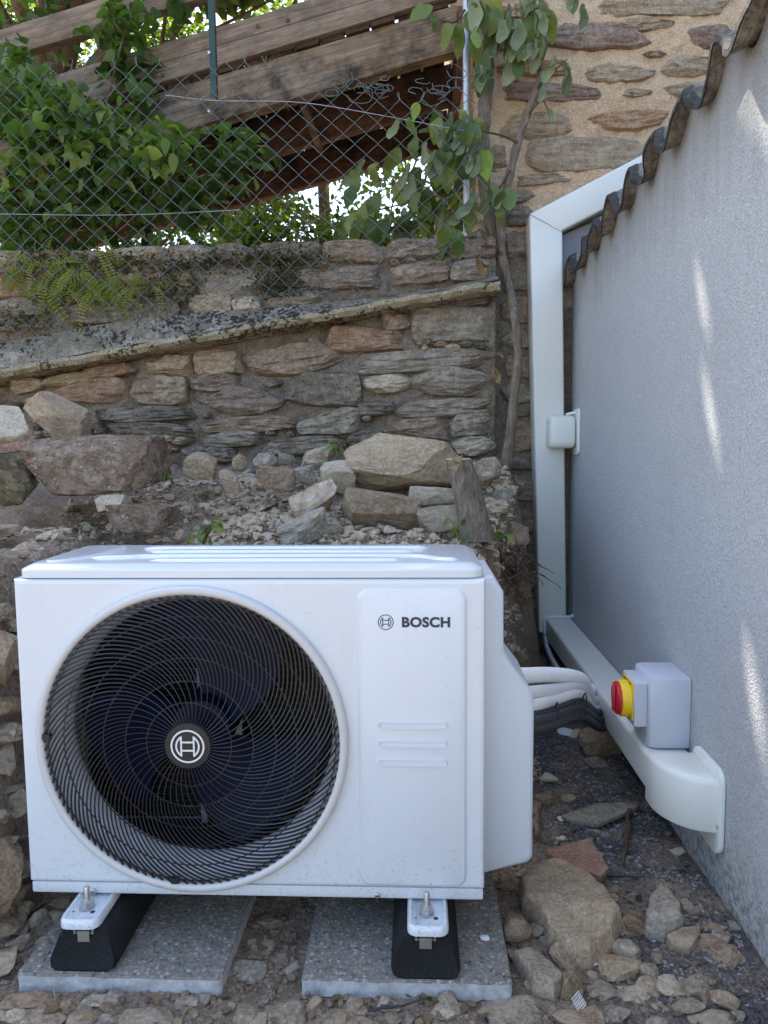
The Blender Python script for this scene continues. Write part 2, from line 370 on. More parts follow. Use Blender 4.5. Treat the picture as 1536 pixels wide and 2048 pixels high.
def slab_mat(top=True):
    k = Mat('aggregate' if top else 'cast_concrete'); v = k.pos()
    if top:
        cell = k.node('ShaderNodeTexVoronoi'); k.link(v, cell.inputs['Vector']); cell.inputs['Scale'].default_value = 125
        sx = k.node('ShaderNodeSeparateColor'); k.link(cell.outputs['Color'], sx.inputs[0])
        c = k.ramp(sx.outputs[0], [(0.0, (0.09, 0.088, 0.083)), (0.3, (0.18, 0.172, 0.158)), (0.55, (0.33, 0.295, 0.24)), (0.75, (0.25, 0.2, 0.14)), (1.0, (0.46, 0.42, 0.35))])
        edge = k.ramp(cell.outputs['Distance'], [(0.35, 0.0), (0.62, 1.0)])
        c = k.mix(edge, c, (0.2, 0.187, 0.162))
        c = k.mix(k.ramp(k.noise(v, 9, 6, 0.7), [(0.58, 0.0), (0.75, 0.7)]), c, (0.075, 0.064, 0.055))
        inv = k.math('SUBTRACT', 1.0, cell.outputs['Distance'])
        n = k.bump(inv, 0.5, 0.003); n = k.bump(k.noise(v, 220, 4, 0.7), 0.5, 0.002, n); k.set(c, 0.75, normal=n, spec=0.35)
    else:
        f = k.noise(v, 60, 5, 0.6)
        c = k.ramp(f, [(0.3, (0.32, 0.32, 0.325)), (0.7, (0.52, 0.525, 0.53))])
        c = k.mix(k.ramp(k.noise(v, 12, 6, 0.7), [(0.55, 0.0), (0.75, 0.7)]), c, (0.24, 0.19, 0.13))
        n = k.bump(f, 0.5, 0.003); k.set(c, 0.9, normal=n, spec=0.2)
    return k.m
M['aggregate'] = slab_mat(True); M['cast_concrete'] = slab_mat(False)
def wood_mat(name, a, b, c3, slope=0.0, stain=(0.02, 0.017, 0.014), amt=0.6, axis='x'):
    k = Mat(name)
    rot = (0, math.atan(slope), 0)
    scl = (2.5, 22, 34) if axis == 'x' else ((34, 2.5, 22) if axis == 'y' else (22, 34, 2.5))
    v = k.pos((1, 1, 1), 'world', rot)
    mp = k.node('ShaderNodeMapping'); mp.inputs['Scale'].default_value = scl; k.link(v, mp.inputs['Vector'])
    g = k.noise(mp.outputs[0], 1.6, 8, 0.68, 1.2); big = k.noise(v, 6, 5, 0.65); fine = k.noise(mp.outputs[0], 6, 4, 0.7)
    c = k.ramp(g, [(0.3, a), (0.5, b), (0.72, c3)])
    c = k.mix(0.3, c, k.ramp(fine, [(0.3, tuple(x*0.4 for x in a)), (0.6, b), (0.8, c3)]))
    c = k.mix(k.ramp(big, [(0.46, 0.0), (0.66, amt)]), c, stain)
    n = k.bump(g, 0.6, 0.006); n = k.bump(fine, 0.5, 0.002, n)
    k.set(c, 0.85, normal=n, spec=0.2); return k.m
SLOPE = 0.247
M['timber_grey'] = wood_mat('timber_grey', (0.11, 0.075, 0.05), (0.25, 0.18, 0.125), (0.39, 0.3, 0.225), SLOPE, amt=0.45)
M['timber_worn'] = wood_mat('timber_worn', (0.09, 0.06, 0.04), (0.23, 0.16, 0.105), (0.4, 0.31, 0.22), SLOPE, amt=0.85)
M['timber_red'] = wood_mat('timber_red', (0.075, 0.036, 0.022), (0.16, 0.083, 0.052), (0.25, 0.14, 0.095), SLOPE, amt=0.8)
M['timber_deck'] = wood_mat('timber_deck', (0.04, 0.02, 0.013), (0.085, 0.044, 0.03), (0.13, 0.075, 0.052), 0, axis='y', amt=0.8)
M['timber_light'] = wood_mat('timber_light', (0.35, 0.23, 0.12), (0.5, 0.36, 0.2), (0.6, 0.46, 0.3), 0, axis='z', amt=0.15)
def bark_mat(name, a, b, c3):
    k = Mat(name); v = k.pos((1, 1, 0.22)); g = k.noise(v, 70, 6, 0.7, 0.6); f = k.noise(k.pos(), 30, 5, 0.6)
    c = k.ramp(g, [(0.3, a), (0.55, b), (0.78, c3)]); c = k.mix(k.ramp(f, [(0.45, 0.0), (0.7, 0.5)]), c, tuple(x*0.5 for x in b))
    k.set(c, 0.95, normal=k.bump(g, 1.0, 0.008), spec=0.15); return k.m
M['bark_grey'] = bark_mat('bark_grey', (0.085, 0.064, 0.043), (0.235, 0.185, 0.133), (0.4, 0.34, 0.26))
M['bark_brown'] = bark_mat('bark_brown', (0.05, 0.034, 0.022), (0.14, 0.1, 0.066), (0.25, 0.19, 0.135))
M['cut_wood'] = wood_mat('cut_wood', (0.4, 0.28, 0.14), (0.56, 0.42, 0.25), (0.66, 0.53, 0.35), 0, amt=0.15)
M['root'] = bark_mat('root', (0.04, 0.026, 0.017), (0.12, 0.08, 0.052), (0.24, 0.18, 0.125))
def sheet_mat():
    k = Mat('fibre_cement'); v = k.pos()
    m = k.noise(v, 14, 7, 0.7); f = k.noise(v, 80, 5, 0.7)
    c = k.ramp(m, [(0.3, (0.07, 0.062, 0.05)), (0.5, (0.24, 0.21, 0.165)), (0.72, (0.42, 0.38, 0.31))])
    c = k.mix(k.ramp(f, [(0.45, 0.0), (0.62, 0.7)]), c, (0.05, 0.046, 0.04))
    k.set(c, 0.93, normal=k.bump(f, 0.8, 0.004), spec=0.15); return k.m
M['fibre_cement'] = sheet_mat()
k = Mat('tar_edge'); f = k.noise(k.pos(), 70, 5, 0.7)
k.set(k.ramp(f, [(0.35, (0.012, 0.012, 0.012)), (0.6, (0.05, 0.047, 0.042)), (0.78, (0.3, 0.29, 0.27))]), 0.85, normal=k.bump(f, 1.0, 0.006)); M['tar_edge'] = k.m

def leaf_mat(name, cols, trans=0.35, per='attr', tcol=None, rough=0.5):
    k = Mat(name)
    if per == 'attr':
        a = k.node('ShaderNodeAttribute'); a.attribute_name = 'tone'; fac = a.outputs['Fac']
    else:
        fac = k.node('ShaderNodeObjectInfo').outputs['Random']
    n = len(cols)
    c = k.ramp(fac, [(i/(n-1), q) for i, q in enumerate(cols)])
    vein = k.noise(k.pos(), 55, 3, 0.6)
    c = k.mix(k.ramp(vein, [(0.35, 0.35), (0.65, 0.0)]), c, k.mix(0.5, c, (0.02, 0.04, 0.01)))
    k.set(c, rough, spec=0.35, normal=k.bump(vein, 0.3, 0.004))
    t = k.node('ShaderNodeBsdfTranslucent')
    tc = k.mix(1.0, c, (1.9, 2.1, 0.7) if tcol is None else tcol, 'MULTIPLY'); k.link(tc, t.inputs['Color'])
    mx = k.node('ShaderNodeMixShader'); mx.inputs[0].default_value = trans
    k.link(k.b.outputs[0], mx.inputs[1]); k.link(t.outputs[0], mx.inputs[2]); k.link(mx.outputs[0], k.out.inputs['Surface'])
    return k.m
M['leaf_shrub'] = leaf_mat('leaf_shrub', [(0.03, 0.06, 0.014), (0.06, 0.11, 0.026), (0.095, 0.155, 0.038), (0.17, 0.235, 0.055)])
M['leaf_single'] = leaf_mat('leaf_single', [(0.045, 0.085, 0.02), (0.085, 0.145, 0.036), (0.12, 0.185, 0.05), (0.24, 0.31, 0.07)], per='obj')
M['leaf_far'] = leaf_mat('leaf_far', [(0.05, 0.08, 0.016), (0.09, 0.13, 0.024), (0.14, 0.17, 0.03)], 0.5)
M['leaf_canopy'] = leaf_mat('leaf_canopy', [(0.04, 0.07, 0.015), (0.07, 0.11, 0.025), (0.1, 0.14, 0.03)], 0.3)
M['leaf_vine'] = leaf_mat('leaf_vine', [(0.05, 0.085, 0.025), (0.11, 0.16, 0.045), (0.17, 0.215, 0.065), (0.25, 0.29, 0.075)], 0.3, per='obj')
M['leaf_lime'] = leaf_mat('leaf_lime', [(0.2, 0.3, 0.05), (0.24, 0.34, 0.06)], 0.4, per='obj')
M['leaf_wilt'] = leaf_mat('leaf_wilt', [(0.13, 0.16, 0.085), (0.21, 0.245, 0.14), (0.3, 0.33, 0.21)], 0.2, per='obj', rough=0.8)
M['leaf_dry'] = leaf_mat('leaf_dry', [(0.25, 0.16, 0.08), (0.4, 0.28, 0.15), (0.5, 0.38, 0.22)], 0.2, per='obj', tcol=(1.2, 1.0, 0.7), rough=0.8)
M['leaf_fern'] = leaf_mat('leaf_fern', [(0.13, 0.15, 0.02), (0.24, 0.26, 0.035), (0.36, 0.36, 0.06)], 0.35, per='obj')
M['leaf_moss'] = leaf_mat('leaf_moss', [(0.03, 0.03, 0.01), (0.055, 0.06, 0.018), (0.1, 0.1, 0.03)], 0.1)
M['leaf_red'] = leaf_mat('leaf_red', [(0.3, 0.12, 0.07), (0.42, 0.2, 0.12)], 0.3, per='obj', tcol=(1.3, 0.9, 0.7))

# ------------------------------------------------------------------ shared shapes
def ico(sub):
    bm = bmesh.new(); bmesh.ops.create_icosphere(bm, subdivisions=sub, radius=1.0)
    bm.verts.ensure_lookup_table()
    v = np.array([p.co[:] for p in bm.verts]); f = [[q.index for q in p.verts] for p in bm.faces]; bm.free(); return v, f
ICO = {s: ico(s) for s in (1, 2, 3, 4)}
def rock_verts(sub, seed, cuts=9, rough=0.06, flat=1.0, roundness=0.0, cut=(0.48, 0.82), boxy=0.55):
    r = np.random.default_rng(seed); v, f = ICO[sub]; p = v.copy()
    p = p/np.max(np.abs(p), axis=1, keepdims=True)**(boxy*(1-roundness))
    for i in range(cuts):
        n = r.normal(size=3); n /= np.linalg.norm(n); d = r.uniform(*cut)
        s = p@n; over = np.maximum(s-d, 0); p = p-over[:, None]*n*0.96
    nn = p/np.linalg.norm(p, axis=1, keepdims=True)
    p = p+nn*(fbm(p*1.6+seed*3.1, 3, seed)*rough*2.2)[:, None]+nn*(fbm(p*6+seed, 3, seed+5)*rough*0.8)[:, None]
    if sub >= 3: p = p+nn*((np.abs(fbm(p*5+seed*2, 3, seed+11))-0.25)*rough*0.9)[:, None]+nn*(vnoise(p*16+seed, seed+13)*0.010)[:, None]
    lo, hi = p.min(0), p.max(0); p = (p-(lo+hi)/2)/(hi-lo)
    p[:, 2] *= flat
    return p, f
ROCKS = {}
def rock_mesh(kind, i, m, sub=4):
    key = (kind, i, m, sub)
    if key not in ROCKS:
        cuts, rough, rnd = {'angular': (13, 0.03, 0.0), 'slab': (9, 0.03, 0.0), 'round': (6, 0.05, 0.6), 'rough': (8, 0.09, 0.2), 'block': (7, 0.035, 0.0)}[kind]
        p, f = rock_verts(sub, 100+i*7+{'angular': 0, 'slab': 300, 'round': 600, 'rough': 900, 'block': 1200}[kind], cuts, rough, 1.0, rnd, (0.8, 1.1) if kind == 'block' else (0.48, 0.82), 0.9 if kind == 'block' else 0.55)
        ROCKS[key] = new_mesh(p, f, M[m], None if sub >= 3 else 24, 'rock')
    return ROCKS[key]

def leaf_template(n=5, w=0.34, fold=0.18, curl=0.15, tip=0):
    """ovate leaf along +Y, length 1, folded along its midrib"""
    v = []; f = []
    for i in range(n+1):
        t = i/n; hw = (w*math.sin(math.pi*min(1, t**0.75*0.97+0.03))**0.9*(1-0.25*t) if not tip else w*math.sin(math.pi*t)**0.75*(1+0.07*math.sin(17*t))) if 0 < i < n else 0.0
        y = t; z = -curl*t*t+0.05*math.sin(8*t+curl*9)*curl*4
        if hw == 0: v.append((0, y, z))
        else: v += [(-hw, y, z+fold*hw), (0, y, z), (hw, y, z+fold*hw)]
    f.append((0, 2, 1)); f.append((0, 3, 2)); b = 1
    for i in range(n-2):
        f.append((b, b+1, b+4, b+3)); f.append((b+1, b+2, b+5, b+4)); b += 3
    f.append((b, b+1, len(v)-1)); f.append((b+1, b+2, len(v)-1))
    return np.array(v), f
LEAF5 = leaf_template(6); LEAF3 = leaf_template(3)
def rand_rot(n, r, up=0.5):
    """leaf frames: direction (Y) roughly outward/down, normal leaning up"""
    d = r.normal(size=(n, 3)); d[:, 2] = d[:, 2]*0.6-0.35; d /= np.linalg.norm(d, axis=1, keepdims=True)
    nz = r.normal(size=(n, 3)); nz[:, 2] = np.abs(nz[:, 2])+up
    nz -= d*np.sum(nz*d, 1, keepdims=True); nz /= np.linalg.norm(nz, axis=1, keepdims=True)
    x = np.cross(d, nz); return np.stack([x, d, nz], 2)
def leaves_mesh(name, C, S, m, r, tpl=LEAF3, up=0.5, tone=None, gaps=()):
    n = len(C); tv, tf = tpl; Rm = rand_rot(n, r, up)
    V = np.einsum('nij,kj->nki', Rm, tv)*np.asarray(S)[:, None, None]+np.asarray(C)[:, None, :]
    for g0, gr in gaps:      # chinks that let the sun through
        dv = np.array(SUN_DIR); g0 = np.array(g0); near_ = V[:, 0]-g0
        cand = np.where(np.linalg.norm(near_-(near_@dv)[:, None]*dv, axis=1) < 0.35)[0]; W_ = V[cand]
        rel = np.concatenate([W_]+[(W_[:, a_:a_+1]+W_[:, b_:b_+1])/2 for a_ in range(len(tv)) for b_ in range(a_)], 1)-g0
        dist = np.linalg.norm(rel-(rel@dv)[..., None]*dv, axis=2).min(1); V = np.delete(V, cand[dist <= gr], 0)
    n = len(V); k = len(tv); V = V.reshape(-1, 3)
    loops = []; starts = []; tot = []; cnt = 0
    base = []
    for q in tf: base.append(q)
    flat = np.concatenate([np.array(q) for q in base]); lens = np.array([len(q) for q in base])
    allf = (flat[None, :]+(np.arange(n)*k)[:, None]).reshape(-1)
    me = bpy.data.meshes.new(name)
    me.vertices.add(len(V)); me.vertices.foreach_set('co', V.ravel().astype(np.float32))
    me.loops.add(len(allf)); me.loops.foreach_set('vertex_index', allf.astype(np.int32))
    ll = np.tile(lens, n); st = np.concatenate([[0], np.cumsum(ll)[:-1]])
    me.polygons.add(len(ll)); me.polygons.foreach_set('loop_start', st.astype(np.int32))
    me.update(calc_edges=True); me.validate()
    at = me.attributes.new('tone', 'FLOAT', 'POINT')
    t = r.random(n) if tone is None else np.clip(tone, 0, 1)
    at.data.foreach_set('value', np.repeat(t, k).astype(np.float32))
    me.materials.append(m); me.shade_smooth()
    return me
def frame_to_obj(o, loc, d, nz, s):
    d = Vector(d).normalized(); nz = Vector(nz); nz = (nz-d*nz.dot(d)).normalized(); x = d.cross(nz)
    o.matrix_local = Matrix.Translation(loc) @ Matrix(((x.x, d.x, nz.x), (x.y, d.y, nz.y), (x.z, d.z, nz.z))).to_4x4() @ Matrix.Diagonal((s, s, s, 1))

# ================================================================== TERRAIN
WX = 0.715; GZ = -0.06
def terrain(x, y):
    x = np.asarray(x, float); y = np.asarray(y, float)
    nx = 0.05*vnoise(np.stack([y*3, x*0, x*0], -1), 3)
    edge = 0.22+0.26*np.clip((y-2.0)/1.3, 0, 1)+nx          # right edge of the bank behind the unit
    rise = sstep(1.93+0.05*nx, 2.2, y)
    top = 0.70+0.27*np.clip((y-2.2)/1.1, 0, 1.2)
    back = rise*top*(1-sstep(edge-0.06, edge+0.12, x))
    left = sstep(-0.86+nx, -1.02+nx, x)*(0.2+0.58*sstep(1.32, 1.62, y))*sstep(1.15, 1.45, y)
    right = 0.10*sstep(2.4, 3.4, y)
    h = np.maximum(np.maximum(back, left*(1-0.0*rise)), right)
    P = np.stack([x, y, x*0], -1)
    h = h+GZ+0.016*fbm(P*7, 4, 11)*(1+1.6*np.clip(h*3, 0, 1))+0.006*fbm(P*28, 3, 21)*(1+np.clip(h*3, 0, 1))
    return h
xs = np.concatenate([np.linspace(-9.0, -3.3, 20), np.linspace(-3.2, -1.3, 60), np.linspace(-1.28, 0.80, 175), np.linspace(0.9, 1.2, 3)])
ys = np.concatenate([np.linspace(-0.6, 1.0, 50), np.linspace(1.012, 2.4, 118), np.linspace(2.42, 3.62, 70)])
GX, GY = np.meshgrid(xs, ys); GH = terrain(GX, GY)
tv = np.stack([GX, GY, GH], -1).reshape(-1, 3); nxv, nyv = len(xs), len(ys)
ii = (np.arange(nyv-1)[:, None]*nxv+np.arange(nxv-1)[None, :]).ravel()
tf = np.stack([ii, ii+1, ii+nxv+1, ii+nxv], 1)
tag(obj('earth_bank', new_mesh(tv, tf, M['soil'], 180, 'earth_bank')), kind='structure')
g = 150.0
tag(obj('ground', new_mesh([(-g, -g, -0.12), (g, -g, -0.12), (g, g, -0.12), (-g, g, -0.12)], [[0, 1, 2, 3]], M['soil'])), kind='structure')
tag(obj('upper_garden_ground', new_mesh([(-40, 3.62, 1.35), (40, 3.62, 1.35), (40, 90, 1.2), (-40, 90, 1.2)], [[0, 1, 2, 3]], M['soil'])), kind='structure')
def ground_hit(px, py, y0=1.05, y1=3.4):
    d = ray(px, py); ys_ = np.linspace(y0, y1, 500); t = ys_/d.y
    x = d.x*t; z = CAM_H+d.z*t; h = terrain(x, ys_); below = np.where(z <= h)[0]
    if len(below) == 0: return atY(px, py, y1)
    i = below[0]; return Vector((x[i], ys_[i], h[i]))

# ================================================================== WALL STONES
def stone_mesh(w, h, t, seed, shape, m, sub=4):
    r = np.random.default_rng(seed); v, f = ICO[sub]; p = v/np.max(np.abs(v), axis=1, keepdims=True)**0.8
    p = p/np.abs(p).max(0)
    x, z = p[:, 0].copy(), p[:, 2].copy()
    if shape == 'lens': p[:, 2] = z*(1-0.62*np.abs(x)**1.8)
    elif shape == 'taper_r': p[:, 2] = z*(1-0.38*(x+1)*0.75)
    elif shape == 'taper_l': p[:, 2] = z*(1-0.38*(1-x)*0.75)
    elif shape == 'slab': p[:, 2] = z*(1-0.3*np.abs(x)**3)
    asp = max(w/h, 1.0)
    q = np.stack([p[:, 0]*asp, p[:, 1], p[:, 2]], 1)
    for i in range(9):
        a = r.uniform(0, 2*math.pi); n = np.array([math.cos(a)*0.8, r.uniform(-1.3, 0.1), math.sin(a)]); n /= np.linalg.norm(n)
        d = np.max(q@n)*r.uniform(0.80, 0.95); s = q@n; q = q-np.maximum(s-d, 0)[:, None]*n
    nn = q/np.linalg.norm(q, axis=1, keepdims=True)
    q[:, 0] += 0.10*fbm(q*np.array([0.4, 0.5, 1.6])+seed, 2, seed); q[:, 2] += 0.13*fbm(q*np.array([1.3, 0.4, 0.4])+seed*2, 3, seed+1)
    layer = fbm(q*np.array([0.7, 0.7, 4.5])+seed, 4, seed+2)
    q[:, 1] += 0.20*layer+0.10*fbm(q*2.2+seed, 3, seed+3)
    q[:, 2] += 0.06*fbm(q*5+seed, 3, seed+4); q[:, 1] += 0.05*vnoise(q*np.array([5, 5, 12])+seed, seed+6)
    lo, hi = q.min(0), q.max(0); q = (q-(lo+hi)/2)/(hi-lo)
    return new_mesh(q*np.array([w, t, h]), f, M[m], 16, 'stone')
def put_stone(parent, bb, Y, proud, m, shape='block', tilt=0.0, seed=0, thick=0.16, sub=None):
    x0, y0, x1, y1 = bb
    c = atY((x0+x1)/2, (y0+y1)/2, Y); a = atY(x0, (y0+y1)/2, Y); b = atY(x1, (y0+y1)/2, Y)
    u = atY((x0+x1)/2, y0, Y); d = atY((x0+x1)/2, y1, Y)
    w = (b-a).length; h = (u-d).length
    if sub is None: sub = 4 if (x1-x0)*(y1-y0) > 2500 else 3
    o = bpy.data.objects.new('stone', stone_mesh(w, h, thick, seed, shape, m, sub)); COL.objects.link(o)
    o.parent = parent
    o.location = Vector((c.x, Y-proud+thick/2, c.z))-parent.location; o.rotation_euler = (0, -R(tilt), 0)
    return o

# ------------------------------------------------------------------ garden wall
GWY = 3.35
gw = thing('garden_wall', 'old rubble stone garden wall with a sloping ledge, below the chain link fence', 'wall', (-1.0, 3.5, 0.9))
def rough_panel(name, x0, x1, z0f, z1f, Y, thick, m, parent, amp=0.02, res=0.014, seed=0, smooth=180, tilt=0.0):
    nx = max(2, int((x1-x0)/res)); xs_ = np.linspace(x0, x1, nx); nz = 130
    V = []; S = np.linspace(0, 1, nz)
    z0 = np.array([z0f(x) for x in xs_]); z1 = np.array([z1f(x) for x in xs_])
    X = np.repeat(xs_[None, :], nz, 0); Z = z0[None, :]+(z1-z0)[None, :]*S[:, None]
    P = np.stack([X, X*0, Z], -1)
    Yv = Y+tilt*S[:, None]-amp*fbm(P*9, 4, seed)-amp*0.5*fbm(P*38, 3, seed+9)
    F = np.stack([X, Yv, Z], -1).reshape(-1, 3)
    idx = (np.arange(nz-1)[:, None]*nx+np.arange(nx-1)[None, :]).ravel()
    faces = np.stack([idx, idx+1, idx+nx+1, idx+nx], 1).tolist()
    n0 = len(F); B = F.copy(); B[:, 1] = Y+thick
    rim = [j for j in range(nx)]+[i*nx+nx-1 for i in range(1, nz)]+[(nz-1)*nx+j for j in range(nx-2, -1, -1)]+[i*nx for i in range(nz-2, 0, -1)]
    V = np.concatenate([F, B[rim]])
    for a in range(len(rim)):
        b = (a+1) % len(rim); faces.append([rim[b], rim[a], n0+a, n0+b])
    faces.append([n0+a for a in range(len(rim))])
    return obj(name, new_mesh(V, faces, m, smooth, name), parent)
topz = lambda x: 1.885+0.018*(x+1.9)+0.006*math.sin(x*23)
ledz = lambda x: 1.351+0.157*(x+1.861)
rough_panel('wall_core', -4.2, 0.357, lambda x: 0.5, lambda x: topz(x)-0.035, GWY+0.022, 0.42, M['mortar_old'], gw, 0.034, 0.010, 5)
GS = [  # bbox in the photograph, material, outline, tilt
 ((-25, 503, 62, 550), 'schist_brown', 'block', 0), ((64, 503, 135, 552), 'schist_rust', 'block', 1), ((137, 500, 213, 548), 'schist_brown', 'block', 0),
 ((216, 496, 334, 532), 'schist_tan', 'block', 1), ((337, 491, 430, 532), 'schist_purple', 'block', 1), ((432, 489, 498, 528), 'schist_purple', 'block', 0),
 ((500, 486, 642, 529), 'schist_purple', 'block', 0), ((645, 481, 767, 525), 'schist_brown', 'block', 1), ((769, 477, 880, 520), 'schist_purple', 'block', 1), ((883, 473, 992, 516), 'schist_purple', 'block', 1),
 ((-25, 556, 90, 594), 'schist_rust', 'block', 0), ((92, 556, 216, 592), 'schist_brown', 'lens', 0), ((220, 548, 352, 592), 'schist_rust', 'block', 1), ((356, 548, 392, 586), 'schist_rust', 'block', 0),
 ((395, 534, 520, 590), 'schist_grey', 'block', 1), ((524, 532, 575, 582), 'schist_purple', 'block', 0), ((578, 534, 768, 578), 'schist_purple', 'block', 1), ((772, 527, 898, 566), 'schist_brown', 'block', 2), ((900, 519, 990, 560), 'schist_grey', 'block', 1),
 ((-25, 597, 84, 634), 'schist_grey', 'slab', 1), ((86, 603, 352, 644), 'schist_dark', 'slab', 3), ((378, 590, 462, 634), 'schist_tan', 'block', 3), ((464, 588, 520, 628), 'schist_pale', 'block', 2), ((524, 586, 650, 612), 'schist_grey', 'slab', 4),
 ((-40, 733, 10, 772), 'schist_brown', 'block', 0), ((-40, 775, 12, 812), 'schist_rust', 'block', 0), ((18, 752, 98, 786), 'schist_tan', 'taper_r', 4), ((62, 748, 205, 770), 'schist_tan', 'lens', 7), ((158, 731, 288, 752), 'schist_rust', 'lens', 7),
 ((288, 715, 388, 752), 'schist_tan', 'taper_l', 4), ((318, 706, 384, 736), 'schist_tan', 'taper_r', 6), ((387, 698, 482, 748), 'schist_tan', 'block', 3), ((485, 688, 690, 750), 'schist_brown', 'lens', 7),
 ((642, 654, 832, 706), 'schist_rust', 'taper_r', -3), ((764, 624, 826, 662), 'schist_brown', 'taper_r', 5), ((824, 612, 990, 682), 'schist_grey', 'block', -1), ((862, 596, 992, 612), 'schist_dark', 'slab', 4),
 ((96, 754, 264, 808), 'schist_rust', 'taper_l', 2), ((264, 752, 374, 810), 'schist_brown', 'block', 1), ((370, 748, 482, 782), 'schist_purple', 'lens', 4), ((384, 772, 568, 828), 'schist_purple', 'lens', 0),
 ((563, 746, 722, 812), 'schist_dark', 'block', -3), ((698, 700, 990, 742), 'schist_grey', 'slab', 3), ((726, 744, 824, 784), 'schist_pale', 'lens', 2), ((820, 734, 990, 794), 'schist_grey', 'lens', -1),
 ((714, 802, 790, 830), 'schist_dark', 'slab', 5), ((786, 800, 990, 832), 'schist_grey', 'slab', 3), ((178, 814, 402, 842), 'schist_dark', 'slab', 2), ((215, 846, 396, 872), 'schist_dark', 'slab', -3), ((398, 834, 602, 862), 'schist_brown', 'slab', 1),
 ((400, 864, 520, 892), 'schist_grey', 'slab', 3), ((594, 820, 722, 872), 'schist_grey', 'taper_l', 8), ((764, 832, 902, 884), 'schist_brown', 'taper_l', 4), ((902, 822, 990, 870), 'schist_grey', 'block', 3), ((905, 872, 990, 910), 'schist_pale', 'lens', 3),
 ((524, 874, 690, 910), 'schist_dark', 'slab', 3), ((360, 892, 470, 925), 'schist_dark', 'slab', 1), ((40, 812, 172, 850), 'schist_brown', 'slab', 0), ((-30, 818, 40, 860), 'schist_dark', 'block', 0), ((690, 862, 770, 890), 'schist_dark', 'slab', 2),
]
def grow(bb, k=0.055, q=3.5):
    x0, y0, x1, y1 = bb; return (x0-(x1-x0)*k*0.5-1, y0-q, x1+min((x1-x0)*k*0.5, max(0, 994-x1))+1, y1+q)
for n_ in range(70):      # small pinning stones in the joints
    for _ in range(40):
        cx, cy = random.uniform(-10, 985), random.uniform(500, 900); w_, h_ = random.uniform(14, 46), random.uniform(7, 14)
        lz = 745-0.1726*(cx-15)
        if lz-75 < cy < lz+42: continue
        if not any(b[0][0]-w_*0.3 < cx < b[0][2]+w_*0.3 and b[0][1]-2 < cy < b[0][3]+2 for b in GS): break
    else: continue
    GS.append(((cx-w_/2, cy-h_/2, cx+w_/2, cy+h_/2), random.choice(['schist_grey', 'schist_brown', 'schist_dark', 'schist_tan', 'schist_purple']), random.choice(['slab', 'block', 'lens']), random.uniform(-6, 8)))
for i, (bb, m, sh, ti) in enumerate(GS):
    put_stone(gw, grow(bb), GWY, 0.042 if bb[1] > 640 else 0.034, m, sh, ti, 40+i, 0.2)
# sloping cement ledge and the weathered fillet above it
mb = MB(); LO = []
for i in range(140):
    x = -4.0+(0.362+4.0)*i/139; z = ledz(x); j = 0.007*float(vnoise(np.array([[x*21, 1.3, 0]]), 5)[0]); jz = 0.006*float(vnoise(np.array([[x*15, 7.3, 0]]), 6)[0])
    LO.append([(x, 3.235+j, z+jz), (x, 3.225+j, z-0.018), (x, 3.237+j, z-0.038+jz), (x, 3.40, z-0.048), (x, 3.44, z+0.03), (x, 3.36, z+0.02)])
mb.loops(LO, True, True, True); mb.build('ledge', M['ledge_edge'], gw, 50)
rough_panel('fillet', -4.0, 0.36, lambda x: ledz(x)+0.004, lambda x: ledz(x)+0.034+0.10*max(0, min(1, (-0.15-x)/1.1)), 3.243, 0.14, M['cement_lichen'], gw, 0.020, 0.009, 8, tilt=0.085)

